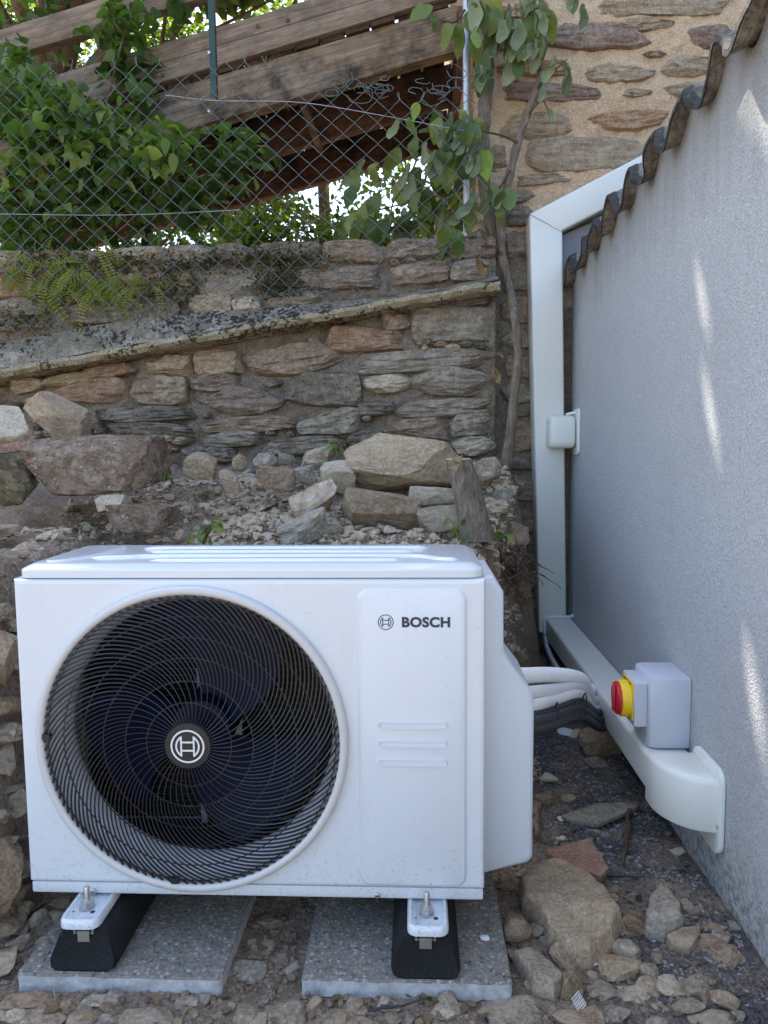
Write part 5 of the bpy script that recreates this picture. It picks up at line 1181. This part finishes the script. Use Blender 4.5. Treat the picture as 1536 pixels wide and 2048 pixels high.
pebbles('chippings', 'dark bluish stone chippings on the ground beside the shed wall', [(0.26, 0.70, 1.55, 2.6, 5200), (0.42, 0.70, 1.35, 1.6, 1100)], 'chipping', 0.0012, 0.0055)

# ------------------------------------------------------------------ stump and roots
base = atY(952, 1062, 2.42); topc = atY(918, 919, 2.47)
st = thing('tree_stump', 'short sawn off trunk standing on the bank behind the unit', 'stump', base)
m_ = MB(); L = []; ax = (topc-base)
for i in range(30):
    t = -0.12+1.12*i/29; c = base+ax*t; rr = 0.052-0.010*max(t, 0)+0.02*max(0, 0.15-t)
    L.append([c+Vector((math.cos(a)*rr*(1+0.07*math.sin(3*a+t*4)+0.03*math.sin(17*a+3*math.sin(t*9))), math.sin(a)*rr*(1+0.07*math.sin(2*a)), 0)) for a in [2*math.pi*k_/48 for k_ in range(48)]])
m_.loops(L, True, True, False); m_.build('bark', M['bark_grey'], st, 60)
m_ = MB(); m_.loops([L[-1], [topc+(Vector(p)-topc)*0.9+Vector((0, 0, 0.004)) for p in L[-1]], [topc+(Vector(p)-topc)*0.45+Vector((0, 0.0, 0.004)) for p in L[-1]]], True, False, True); m_.build('sawn_top', M['cut_wood'], st, 30)
for k_, (px, py) in enumerate(((902, 918), (896, 935))):
    p = atY(px, py, 2.40); m_ = MB(); m_.add([p, p+Vector((0.04, 0.02, 0.012)), p+Vector((0.03, 0.02, -0.012)), p+Vector((0.035, 0.035, 0.0))], [(0, 1, 2), (0, 3, 1), (0, 2, 3), (1, 3, 2)]); m_.build('splinter', M['cut_wood'], st, None)
rc = thing('root_clump', 'torn roots hanging from the cut edge of the bank beside the trunking', 'roots', atY(1015, 1110, 2.7))
for i in range(70):
    a = atY(random.uniform(955, 1050), random.uniform(1085, 1135), 2.62+random.uniform(-0.1, 0.15)); ln = random.uniform(0.06, 0.24)
    q = [a]
    for j in range(5): q.append(q[-1]+Vector((random.gauss(0.004, 0.02), random.gauss(-0.012, 0.015), -ln/5*random.uniform(0.3, 1.2))))
    m_ = MB(); m_.tube(spline(q, 12), [random.uniform(0.0015, 0.005)*(1-0.8*k_/11)+0.0005 for k_ in range(12)], 5); m_.build('root', M['root'], rc, 60)

# ================================================================== TIMBER RAMP
ramp = thing('timber_ramp', 'weathered timber walkway sloping up to the right behind the fence', 'walkway', (-0.8, 4.2, 2.4))
SX = 0.205; SZ0 = 2.862
def sl(x): return SZ0+SLOPE*(x-0.218)
def sloped_board(name, y0, y1, zlo, zhi, m, x0=-2.6, x1=SX, bev=0.004):
    m_ = MB(); n_ = 40; L = []
    for i in range(n_+1):
        x = x0+(x1-x0)*i/n_; w_ = 0.004*float(vnoise(np.array([[x*4, y0, zlo]]), 3)[0])
        L.append([(x, y0, sl(x)+zlo+w_), (x, y1, sl(x)+zlo+w_), (x, y1, sl(x)+zhi+w_), (x, y0, sl(x)+zhi+w_)])
    m_.loops(L, True, True, True); return m_.build(name, M[m], ramp, 40, bev, 2)
sloped_board('stringer', 3.70, 3.78, 0.0, 0.205, 'timber_worn')
sloped_board('stringer', 4.24, 4.31, 0.0, 0.205, 'timber_red')
sloped_board('stringer', 4.80, 4.87, -0.01, 0.205, 'timber_red')
sloped_board('kick_board', 3.665, 3.735, 0.232, 0.318, 'timber_grey'); sloped_board('kick_board', 3.668, 3.738, 0.321, 0.405, 'timber_grey')
sloped_board('handrail', 3.66, 3.72, 0.55, 0.68, 'timber_grey', -2.6, 0.15)
x = -2.55; i = 0
while x < SX-0.11:
    wd = 0.112; m_ = MB(); z = 0.2065
    m_.loops([[(x, y, sl(x)+z), (x+wd, y, sl(x+wd)+z), (x+wd, y, sl(x+wd)+z+0.022), (x, y, sl(x)+z+0.022)] for y in (3.69+random.uniform(-0.02, 0.02), 4.88)], True, True, True)
    m_.build('deck_plank', M['timber_deck'], ramp, 40); x += wd+random.uniform(0.006, 0.016)
m_ = MB(); m_.box((SX+0.003, 3.70, sl(SX)-0.03), (SX+0.045, 4.87, sl(SX)+0.2)); m_.build('end_board', M['timber_red'], ramp, 40)
for (px, py) in ((325, 150), (515, 52), (575, 40)):
    p = atY(px, py, 3.66); MB().tube([(p.x, 3.664, p.z), (p.x, 3.658, p.z)], 0.009, 12).build('bolt', M['bark_brown'], ramp)
for px, Y, w in ((295, 4.25, 0.055), (90, 4.4, 0.05)):
    p = atY(px, 480, Y); MB().box((p.x-w/2, Y-w/2, 1.3), (p.x+w/2, Y+w/2, sl(p.x)+0.0)).build('support_post', M['inside_dark'] if px > 200 else M['timber_deck'], ramp, 30, 0.003)
m_ = MB(); a, b = atY(605, 205, 3.85), atY(640, 300, 4.2); m_.tube([a, b], 0.022, 4); m_.build('brace', M['timber_worn'], ramp, 30)

# metal pole and old stem beside the house corner
m_ = MB(); a = atY(932, 0, 3.45); m_.tube([(a.x+0.006, 3.45, 1.9), (a.x, 3.45, 3.4)], 0.0165, 20); tag(m_.build('metal_pole', M['galvanised'], None, 50), 'upright galvanised pole at the right end of the walkway', 'pole')
# ================================================================== CHAIN LINK FENCE
fn = thing('chain_link_fence', 'green chain link fence sagging along the top of the garden wall', 'fence', (-0.8, 3.25, 1.9))
def fence_top(x): return 2.63 if x < -0.52 else 2.63-0.15*min(1, (x+0.52)/0.45)+0.05*max(0, x-0.0)/0.25
def fence_bot(x): return ledz(x)+0.055+0.03*math.sin(x*7)-0.02*max(0, min(1, (-0.6-x)))
def fwarp(x, z):
    q = np.array([[x*2.2, z*2.2, 0.3]]); dx = 0.02*float(vnoise(q, 51)[0]); dz = 0.022*float(vnoise(q, 52)[0]); dy = 0.03*float(vnoise(q*1.5, 53)[0])
    crump = max(0, min(1, (x-0.02)/0.25))
    q2 = np.array([[x*9, z*9, 1.7]])
    dx += crump*0.045*float(vnoise(q2, 54)[0]); dz += crump*0.05*float(vnoise(q2, 55)[0]); dy += crump*0.06*float(vnoise(q2, 56)[0])
    low = max(0, min(1, (fence_bot(x)+0.16-z)/0.16)); dy -= 0.0; dz += low*0.03*float(vnoise(q2*1.3, 57)[0])
    return Vector((x+dx, 3.245+0.03*max(0, (z-1.9))+dy*0.5, z+dz))
DW, DH = 0.094, 0.086; fm = MB(); WR = 0.0018; ci = 0; xw = -2.15
while xw < 0.33:
    zt, zb = fence_top(xw), fence_bot(xw); k_ = int(math.ceil(zb/(DH/2))); k1 = int(math.floor(zt/(DH/2))); pts_ = []
    for kk in range(k_, k1+1):
        side = 1 if (kk+ci) % 2 else -1
        p = fwarp(xw+side*DW/4*1.06, kk*DH/2); p.y += 0.0025*side*(1 if ci % 2 else -1); pts_.append(p)
    if len(pts_) > 2:
        dense = []
        for a, b in zip(pts_[:-1], pts_[1:]):
            dense += [a, a.lerp(b, 0.5)+Vector((0, -0.0015, 0.0))]
        dense.append(pts_[-1])
        if random.random() < 0.75: dense.append(pts_[-1]+Vector((random.uniform(-0.012, 0.012), 0, random.uniform(0.015, 0.035))))
        fm.tube(dense, WR, 5)
    xw += DW/2; ci += 1
for i in range(26):   # tangled loops where the top has come undone
    c = fwarp(random.uniform(-0.42, 0.30), 2.49+random.uniform(-0.04, 0.05)); a0 = random.uniform(0, 6.28); rr = random.uniform(0.012, 0.035)
    fm.tube(spline([c+Vector((rr*math.cos(a0+a)*1.8, random.uniform(-0.02, 0.02), rr*math.sin(a0+a))) for a in (0, 1.3, 2.6, 3.9, 5.2)], 14), WR, 5)
for i in range(40):   # frayed ends along the ledge
    x_ = random.uniform(-1.7, 0.1); c = fwarp(x_, fence_bot(x_)+random.uniform(-0.01, 0.04)); fm.tube(spline([c, c+Vector((random.uniform(-0.04, 0.04), -0.01, random.uniform(-0.02, 0.02))), c+Vector((random.uniform(-0.08, 0.08), -0.012, random.uniform(-0.03, 0.03)))], 8), WR, 5)
fo_ = fm.build('wire_mesh', M['green_wire'], fn, 60); fo_['kind'] = 'stuff'
for pxs in (((0, 428), (240, 430), (480, 420)), ((330, 190), (430, 201), (600, 205), (770, 232), (930, 262))):
    MB().tube(spline([atY(x_, y_, 3.262) for x_, y_ in pxs], 40), 0.0013, 5).build('tension_wire', M['galvanised'], fn)
p = atY(422, 0, 3.30); q = atY(421, 242, 3.30)
m_ = MB(); m_.box((p.x-0.013, 3.295, 2.50), (p.x+0.013, 3.299, 3.4)).box((p.x+0.009, 3.2992, 2.50), (p.x+0.013, 3.325, 3.4)); post = m_.build('post', M['green_post'], fn, 30)
for py in (105, 222): pz = atY(418, py, 3.29); MB().tube([(pz.x, 3.2945, pz.z), (pz.x, 3.288, pz.z)], 0.006, 10).build('bolt', M['zinc'], post)

# ================================================================== VEGETATION
def tpl_mesh(tpl, m, name='leaf'): return new_mesh(tpl[0], [list(f) for f in tpl[1]], m, 180, name)
def rolled(n=8, w=0.3, roll=2.2, wig=0.06, seed=0):
    rr = np.random.default_rng(seed); v = []; f = []
    for i in range(n+1):
        t = i/n; hw = w*math.sin(math.pi*(0.05+0.9*t))**0.7; th = roll*(0.7+0.3*math.sin(5*t))
        for j in range(5):
            s_ = (j-2)/2; a = s_*th; R0 = hw/max(th, 0.1)
            v.append((R0*math.sin(a)+wig*math.sin(7*t+seed), t, R0*(1-math.cos(a))+0.03*math.sin(24*t+j)))
    for i in range(n):
        for j in range(4): a = i*5+j; f.append((a, a+1, a+6, a+5))
    return np.array(v), f
VL = {'green': [tpl_mesh(leaf_template(10, 0.31-0.015*k, 0.18*k+0.1, 0.16*k+0.05, 1), M['leaf_vine']) for k in range(5)],
      'lime': [tpl_mesh(leaf_template(8, 0.30, 0.1, 0.05), M['leaf_lime'])],
      'wilt': [tpl_mesh(rolled(10, 0.30, 2.0+0.3*k, 0.05, k), M['leaf_wilt']) for k in range(3)],
      'dry': [tpl_mesh(rolled(10, 0.26, 2.3+0.3*k, 0.09, k+5), M['leaf_dry']) for k in range(3)]}
def img_leaf(parent, px, py, ln, ang, kind, Y, lean=0.25, name='leaf'):
    c = atY(px, py, Y); s_ = ln/FPX*Y; a = R(ang+random.uniform(-8, 8))
    d = RT*math.cos(a)-UP*math.sin(a)-fwd*random.uniform(-lean, lean)
    nz = -fwd*1.0+UP*random.uniform(-0.2, 0.6)+RT*random.uniform(-0.6, 0.6)
    if kind == 'green' and random.random() < 0.22: kind = 'wilt'
    o = bpy.data.objects.new(name, random.choice(VL[kind])); COL.objects.link(o); o.parent = parent
    frame_to_obj(o, c-parent.location, d, nz, s_*random.uniform(0.7, 1.05)); return o
vine = thing('climbing_vine', 'half wilted climbing vine on the house corner in front of the peach mortar', 'vine', atY(1008, 960, 3.15))
stem = [(1008, 985), (1012, 930), (1022, 860), (1030, 780), (1036, 710), (1030, 640), (1018, 570), (1004, 510), (1003, 450), (1010, 395), (1022, 340), (1036, 285), (1055, 225), (1075, 175), (1082, 135), (1072, 95), (1062, 50), (1066, 0), (1070, -40)]
P = spline([atY(x_, y_, 3.25 if y_ > 600 else 3.38) for x_, y_ in stem], 120)
MB().tube(P, [0.026-0.007*min(1, k_/25)+0.002*math.sin(k_*0.9)-0.005*max(0, (k_-60)/60) for k_ in range(120)], 12).build('stem', M['bark_grey'], vine, 60)
for pts_ in (((1082, 140), (1060, 100), (1040, 60), (1030, 10)), ((1010, 400), (985, 380), (960, 360)), ((1036, 285), (1000, 270), (960, 262), (900, 250), (840, 232)), ((1075, 175), (1110, 140), (1135, 118)), ((1060, 225), (1085, 200), (1100, 235)), ((930, 20), (905, 45), (860, 30), (845, 15)), ((1004, 510), (985, 480), (965, 440)), ((1020, 340), (985, 400), (960, 420), (905, 455))):
    MB().tube(spline([atY(x_, y_, 3.36) for x_, y_ in pts_], 24), [0.006*(1-0.7*k_/23) for k_ in range(24)], 6).build('branch', M['bark_brown'], vine, 60)
old = thing('old_stem', 'thick dark bark stem beside the galvanised pole', 'stem', atY(968, 470, 3.42))
MB().tube(spline([atY(x_, y_, 3.43) for x_, y_ in ((985, 520), (978, 430), (965, 330), (968, 230), (975, 150), (968, 60), (962, -30))], 50), [0.030+0.003*math.sin(k_*1.7) for k_ in range(50)], 12).build('trunk', M['bark_grey'], old, 60)
VLEAF = [(955, -18, 84, 95, 'green'), (985, -20, 70, 92, 'green'), (953, 66, 64, 95, 'green'), (972, 105, 66, 98, 'green'), (912, 46, 48, 135, 'green'), (930, 48, 58, 112, 'green'), (866, 14, 46, 150, 'green'), (862, 28, 30, 70, 'green'), (980, 128, 58, 108, 'green'), (965, 128, 54, 80, 'green'),
 (1088, 14, 74, 118, 'green'), (1096, 20, 66, 84, 'green'), (1060, -10, 50, 100, 'green'), (1000, 36, 74, 96, 'wilt'), (1022, 22, 78, 100, 'wilt'), (1036, 40, 70, 88, 'wilt'), (1046, 4, 86, 92, 'wilt'), (1010, 70, 60, 85, 'wilt'), (1165, 8, 58, 86, 'wilt'), (1150, -14, 50, 95, 'wilt'), (1130, -20, 46, 80, 'wilt'),
 (1075, 92, 62, 94, 'wilt'), (1066, 88, 50, 110, 'wilt'), (1112, 112, 62, 112, 'wilt'), (1124, 122, 60, 84, 'wilt'), (1092, 172, 42, 110, 'green'), (1098, 216, 36, 86, 'green'), (1020, 100, 42, 95, 'green'), (1038, 110, 50, 98, 'green'), (1030, 80, 48, 100, 'wilt'), (990, 70, 60, 95, 'wilt'),
 (834, 204, 44, 96, 'lime'), (802, 238, 56, 118, 'green'), (810, 240, 34, 40, 'green'), (832, 270, 52, 100, 'green'), (880, 232, 60, 100, 'green'), (905, 224, 62, 96, 'green'), (925, 240, 56, 88, 'green'), (938, 262, 50, 110, 'green'), (852, 284, 56, 95, 'green'), (872, 300, 60, 92, 'green'), (895, 290, 60, 105, 'green'), (915, 300, 62, 100, 'green'), (940, 310, 58, 96, 'green'), (838, 262, 50, 10, 'wilt'), (890, 262, 50, 30, 'wilt'),
 (964, 300, 66, 86, 'lime'), (962, 366, 62, 62, 'wilt'), (985, 366, 60, 80, 'wilt'), (972, 385, 56, 100, 'wilt'), (1018, 374, 48, 95, 'green'), (1004, 378, 46, 100, 'green'), (1000, 410, 44, 92, 'green'), (955, 395, 56, 130, 'green'), (950, 400, 60, 108, 'green'),
 (908, 448, 62, 124, 'green'), (912, 456, 56, 78, 'green'), (892, 476, 52, 108, 'green'), (925, 436, 40, 160, 'wilt'), (958, 405, 54, 85, 'dry'), (955, 452, 50, 66, 'dry'), (965, 432, 44, 120, 'dry'), (957, 508, 46, 94, 'dry'), (962, 522, 32, 50, 'dry'), (985, 706, 30, 20, 'dry'), (990, 728, 40, 84, 'dry'), (982, 735, 36, 60, 'dry'), (1028, 950, 34, 60, 'dry')]
for i in range(34): VLEAF.append((random.uniform(985, 1092), random.uniform(-10, 105), random.uniform(42, 72), random.gauss(95, 14), random.choice(['wilt', 'wilt', 'green'])))
for i in range(30): VLEAF.append((random.uniform(868, 965), random.uniform(215, 330), random.uniform(38, 60), random.gauss(98, 22), random.choice(['green', 'green', 'wilt'])))
for i in range(16): VLEAF.append((random.uniform(945, 985), random.uniform(-20, 150), random.uniform(40, 66), random.gauss(96, 16), 'green'))
for a in VLEAF: img_leaf(vine, a[0], a[1], a[2], a[3], a[4], 3.30+random.uniform(-0.05, 0.06))
iv = thing('broad_leaf_creeper', 'dark broad leaved creeper hanging below the walkway behind the fence', 'creeper', atY(780, 470, 3.7))
for i in range(80):
    px = 985-285*random.random()**1.5; py = random.uniform(318, 470)
    if px < 720 and py < 360: continue
    img_leaf(iv, px, py-25, random.uniform(44, 76), random.uniform(70, 130), 'green', 3.75+random.uniform(-0.1, 0.25), 0.4)
for i in range(6):
    q = [(random.uniform(880, 985), 300), (random.uniform(800, 960), 370), (random.uniform(700, 900), 430), (random.uniform(690, 880), 470)]
    MB().tube(spline([atY(x_, y_, 3.8) for x_, y_ in q], 20), 0.004, 5).build('stem', M['bark_brown'], iv)

# dense shrub on the left, growing through the fence
shrub = thing('leafy_shrub', 'dense green leafy shrub pushing through the fence at the upper left', 'shrub', (-1.6, 3.8, 1.9))
CL = [(30, 190, 95, 3.45, 150), (110, 240, 90, 3.35, 170), (40, 330, 110, 3.45, 190), (190, 300, 95, 3.38, 190), (290, 330, 85, 3.45, 150), (110, 400, 110, 3.5, 190), (230, 400, 95, 3.55, 150), (370, 380, 75, 3.5, 110), (430, 300, 60, 3.5, 60), (30, 440, 80, 3.5, 100), (330, 290, 60, 3.25, 60), (460, 330, 60, 3.55, 60), (215, 60, 50, 3.55, 34), (262, 40, 60, 3.55, 60), (250, 130, 55, 3.6, 50), (40, 60, 100, 4.2, 80), (40, 140, 70, 3.6, 60), (120, 5, 80, 4.2, 50), (330, 5, 50, 3.6, 24), (265, 205, 45, 3.55, 30), (140, 470, 55, 3.55, 30), (520, 300, 45, 3.6, 20), (400, 440, 45, 3.6, 28)]
rs = np.random.default_rng(21); CP = []; CS = []; CT = []
for px, py, rad, Y, n in CL:
    c = atY(px, py, Y); rr = rad/FPX*Y
    q = rs.normal(size=(n, 3)); q /= np.linalg.norm(q, axis=1, keepdims=True); q *= (rs.random((n, 1))**0.45)*rr; q[:, 1] *= 0.8
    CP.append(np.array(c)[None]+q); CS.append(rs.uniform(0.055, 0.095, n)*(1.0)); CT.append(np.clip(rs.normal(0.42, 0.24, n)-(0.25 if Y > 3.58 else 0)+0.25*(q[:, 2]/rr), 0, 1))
CP = np.concatenate(CP); CS = np.concatenate(CS); CT = np.concatenate(CT)
order = np.argsort(CP[:, 1]-CS*0.6); near = order[:300]; rest = order[300:]
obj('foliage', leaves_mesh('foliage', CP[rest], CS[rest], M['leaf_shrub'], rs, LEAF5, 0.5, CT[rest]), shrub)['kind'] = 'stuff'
LM = [tpl_mesh(leaf_template(6, 0.30+0.05*k, 0.2, 0.1+0.15*k), M['leaf_single']) for k in range(3)]
Rm = rand_rot(300, rs, 0.6)
for j, i in enumerate(near):
    o = bpy.data.objects.new('leaf', LM[j % 3]); COL.objects.link(o); o.parent = shrub
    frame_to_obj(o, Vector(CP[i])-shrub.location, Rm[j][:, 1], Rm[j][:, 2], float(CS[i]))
for px, py in ((30, 250), (120, 210), (220, 300), (330, 330), (430, 360), (250, 60), (80, 400), (200, 420)):
    a = Vector((-1.75+random.uniform(-0.2, 0.2), 3.75, 1.4)); b = atY(px, py, 3.5)
    MB().tube(spline([a, a.lerp(b, 0.5)+Vector((random.uniform(-0.1, 0.1), 0, 0.1)), b], 20), [0.012*(1-0.75*k_/19) for k_ in range(20)], 6).build('branch', M['bark_brown'], shrub)
# trees beyond
def limb(mb_, a, b, r0, r1, bend=0.2, n=14):
    a, b = Vector(a), Vector(b); m = a.lerp(b, 0.5)+Vector((random.uniform(-1, 1), random.uniform(-1, 1), random.uniform(0, 0.6)))*bend*(b-a).length
    mb_.tube(spline([a, m, b], n), [r0+(r1-r0)*i/(n-1) for i in range(n)], 8)
def tree(name, label, base_, top, r0, blobs, leaf, nper, m, seed, gaps=(), up=0.5):
    t = thing(name, label, 'tree', base_); rr = np.random.default_rng(seed); mb_ = MB()
    limb(mb_, base_, top, r0, r0*0.55, 0.05)
    P_ = []; collar = []
    for (c, rad, n) in blobs:
        limb(mb_, Vector(base_).lerp(Vector(top), random.uniform(0.5, 1)), c, r0*0.4, r0*0.08, 0.15)
        for _ in range(3): limb(mb_, Vector(base_).lerp(Vector(c), 0.75), Vector(c)+Vector((random.uniform(-1, 1)*rad[0], random.uniform(-1, 1)*rad[1], random.uniform(-0.6, 0.8)*rad[2]))*0.8, r0*0.12, r0*0.03, 0.15, 8)
        q = rr.normal(size=(n, 3)); q /= np.linalg.norm(q, axis=1, keepdims=True); q *= rr.random((n, 1))**0.42
        # twig clumps: pull leaves towards random twig centres so that gaps remain
        tw = rr.normal(size=(max(8, n//45), 3)); tw /= np.linalg.norm(tw, axis=1, keepdims=True); tw *= rr.random((len(tw), 1))**0.4
        pick = tw[rr.integers(0, len(tw), n)]; q = q*0.35+pick*0.65+rr.normal(size=(n, 3))*0.03
        P_.append(np.array(c)[None]+q*np.array(rad)[None])
    P_ = np.concatenate(P_)
    mb_.build('trunk', M['bark_brown'], t, 60)
    for g0, gr in gaps:  # unseen collar of small leaves added round each chink to trim the sun streaks
        dv = np.array(SUN_DIR); u_ = np.cross(dv, [0, 0, 1]); u_ /= np.linalg.norm(u_); w_ = np.cross(dv, u_); n = 900
        aa = rr.uniform(0, 2*math.pi, n); ra = gr+0.026+0.17*rr.random(n)**1.3; tt = 5.2+rr.uniform(0, 0.9, n)
        collar.append(np.array(g0)+dv*tt[:, None]+u_*(ra*np.cos(aa))[:, None]+w_*(ra*np.sin(aa))[:, None])
    if gaps:
        cc_ = np.concatenate(collar); obj('gap_collar_leaves', leaves_mesh('gap_collar_leaves', cc_, rr.uniform(0.03, 0.055, len(cc_)), m, rr, LEAF3, up, None, gaps), t)['kind'] = 'stuff'
    cr = obj('crown', leaves_mesh('crown', P_, rr.uniform(leaf*0.7, leaf*1.25, len(P_)), m, rr, LEAF3, up, None, gaps), t); cr['kind'] = 'stuff'
    return t
SPOTS = [atX(1405, 600, WX), atX(1421, 825, WX), atX(1512, 1400, WX)]
cb = []
for i in range(26):
    z = 5.2+1.9*random.random(); k_ = z/0.87
    cb.append(((random.uniform(-3.1, 0.2), random.uniform(3.7, 6.9), z), (0.95, 0.95, 0.55), 1900))
tree('shade_tree', 'tall leafy tree whose crown spreads over the walkway at the upper left', (-3.4, 6.2, 1.3), (-2.4, 6.0, 5.6), 0.16, cb, 0.15, 0, M['leaf_canopy'], 5, [(tuple(p), g_) for p, g_ in zip(SPOTS, (0.017, 0.019, 0.024))], 0.9)
tree('background_tree', 'sunlit yellow green tree behind the walkway', (-0.9, 9.4, 1.2), (-1.1, 9.2, 4.2), 0.12, [((-2.9, 9.0, 5.2), (1.2, 0.9, 1.2), 6500), ((-1.2, 9.2, 5.4), (1.3, 0.9, 1.2), 6500), ((0.2, 9.4, 5.2), (1.1, 0.9, 1.1), 4000), ((-3.8, 8.8, 4.4), (1.1, 0.9, 1.0), 4500), ((-2.2, 9.2, 4.0), (1.0, 0.8, 0.7), 3000), ((-4.6, 9.0, 5.6), (1.2, 0.9, 1.2), 4500)], 0.085, 0, M['leaf_far'], 8)
tree('background_tree', 'pale green bushy tree seen under the walkway', (-0.2, 8.2, 1.2), (-0.2, 8.2, 2.4), 0.07, [((-1.7, 8.0, 3.0), (0.8, 0.6, 0.6), 2600), ((-0.7, 8.2, 3.1), (0.8, 0.6, 0.55), 1700), ((0.1, 8.2, 3.3), (0.6, 0.5, 0.5), 700), ((-2.8, 8.2, 3.0), (0.9, 0.6, 0.7), 2600), ((-0.5, 8.3, 3.75), (0.9, 0.6, 0.5), 500), ((-1.5, 8.2, 3.6), (0.9, 0.6, 0.5), 800)], 0.08, 0, M['leaf_far'], 9)
# sunlit slats of a neighbour's fence
pf = thing('slat_fence', 'sunlit pale timber slats seen through the creeper beyond the wall', 'fence', atY(890, 480, 6.5))
for px in (852, 872, 892, 912):
    a = atY(px, 480, 6.5); b = atY(px, 372, 6.5); MB().box((a.x-0.03, 6.5, 1.3), (a.x+0.03, 6.53, b.z)).build('slat', M['timber_light'], pf, 30, 0.004)
a = atY(845, 390, 6.5); b = atY(920, 390, 6.5); MB().box((a.x, 6.531, a.z-0.05), (b.x, 6.56, a.z+0.02)).build('rail', M['timber_light'], pf, 30, 0.004)

# ferns on the wall
def frond(seed, n=13, ln=1.0):
    rr = random.Random(seed); v = []; f = []
    def pt(t): return Vector((0.10*math.sin(2*t+seed), t, -0.55*t*t+0.12*math.sin(3*t)))
    for i in range(n):
        t = (i+0.6)/n; p = pt(t)*ln; q = 0.15*math.sin(math.pi*(0.12+0.82*t))**0.8
        for s_ in (-1, 1):
            k_ = len(v); v += [p, p+Vector((s_*q*0.5, 0.034, 0.012)), p+Vector((s_*q, 0.010, -0.008)), p+Vector((s_*q*0.5, -0.034, 0.005))]; f.append((k_, k_+1, k_+2, k_+3))
    m_ = MB(); m_.add(v, f); m_.tube([pt(t/10)*ln for t in range(11)], [0.006*(1-0.7*t/10) for t in range(11)], 4)
    me = new_mesh(m_.v, m_.f, M['leaf_fern'], None, 'frond'); return me
FR_ = [frond(i) for i in range(5)]
def fern(px, py, rad, n, lab, ln=(0.09, 0.2)):
    t = thing('fern', lab, 'fern', atY(px, py, 3.32))
    for i in range(n):
        c = atY(px+random.gauss(0, rad), py+random.gauss(0, rad*0.45), 3.315+random.uniform(-0.01, 0.01)); o = bpy.data.objects.new('frond', random.choice(FR_)); COL.objects.link(o); o.parent = t
        a = random.uniform(20, 160) if random.random() < 0.75 else random.uniform(-170, -10)
        d = RT*math.cos(R(a))-UP*math.sin(R(a))-fwd*random.uniform(0.1, 0.7); frame_to_obj(o, c-t.location, d, -fwd+UP*random.uniform(-0.2, 0.6)+RT*random.uniform(-0.5, 0.5), random.uniform(*ln))
fern(120, 550, 34, 46, 'bushy yellow green fern on the wall at left, behind the chain link'); fern(195, 570, 22, 24, 'fern trailing down the wall between the two other ferns', (0.08, 0.17)); fern(270, 575, 32, 26, 'straggly fern on the wall nearest the middle', (0.07, 0.14)); fern(28, 545, 22, 14, 'sparse fern at the left edge of the wall', (0.06, 0.12))
def moss(regions, lab):
    C_ = []; 
    for px, py, rx, ry, n in regions:
        for i in range(n): C_.append(atY(px+random.gauss(0, rx), py+random.gauss(0, ry), 3.312+random.uniform(-0.012, 0.012)))
    C_ = np.array(C_); o = obj('moss', leaves_mesh('moss', C_, rs.uniform(0.008, 0.02, len(C_)), M['leaf_moss'], rs, LEAF3, 0.6)); tag(o, lab, 'moss', None, 'stuff')
moss([(560, 520, 45, 14, 900), (555, 570, 30, 14, 600), (330, 570, 45, 25, 700), (120, 525, 70, 16, 900), (410, 520, 50, 14, 500), (40, 640, 40, 14, 300), (240, 520, 50, 8, 300)], 'dark green moss patches on the upper garden wall')
# small weeds on the bank
def weed(px, py, Y, n, ln, lab, kind='green', spread=30):
    t = thing('weed', lab, 'weed', atY(px, py, Y))
    for i in range(n):
        lx = px+random.uniform(-spread, spread); ly = py-random.uniform(10, ln*1.2)
        MB().tube(spline([atY(px+random.uniform(-4, 4), py, Y), atY((px+lx)/2, (py+ly)/2-4, Y), atY(lx, ly, Y)], 8), 0.0018, 5).build('stalk', M['leaf_fern'], t)
        img_leaf(t, lx, ly, ln*random.uniform(0.5, 0.9), random.uniform(20, 160), kind, Y, 0.5)
weed(408, 1088, 2.2, 9, 40, 'small green weed sprouting just behind the lid of the unit', spread=34)
weed(330, 965, 2.6, 5, 22, 'thin trailing weed at the right end of the crumbly block', spread=20); weed(920, 1082, 2.36, 4, 44, 'green weed leaves at the left foot of the stump', spread=24); weed(990, 1082, 2.45, 6, 36, 'green weed leaves at the right foot of the stump', spread=34); weed(672, 912, 2.86, 3, 36, 'pale weed left of the largest boulder', 'wilt', 10); weed(1058, 1298, 3.2, 4, 24, 'tiny weed in the dark corner below the vertical trunking', spread=14)

# dry leaf litter and bits of stalk caught in the rubble
LT = []
for (x0, y0, x1, y1, n) in ((200, 930, 1010, 1085, 90), (1000, 1450, 1450, 2040, 70), (0, 1990, 1000, 2046, 40), (480, 1820, 600, 1990, 14)):
    for i in range(n):
        q = ground_hit(random.uniform(x0, x1), random.uniform(y0, y1)); LT.append((q.x, q.y, q.z+0.008))
M['leaf_litter'] = leaf_mat('leaf_litter', [(0.1, 0.07, 0.04), (0.22, 0.15, 0.08), (0.34, 0.26, 0.15)], 0.1, tcol=(1.1, 1.0, 0.8), rough=0.85)
lo_ = obj('leaf_litter', leaves_mesh('leaf_litter', np.array(LT), rs.uniform(0.012, 0.032, len(LT)), M['leaf_litter'], rs, LEAF5, 1.2)); tag(lo_, 'scattered dry leaf litter on the earth and rubble', 'leaf litter', None, 'stuff')
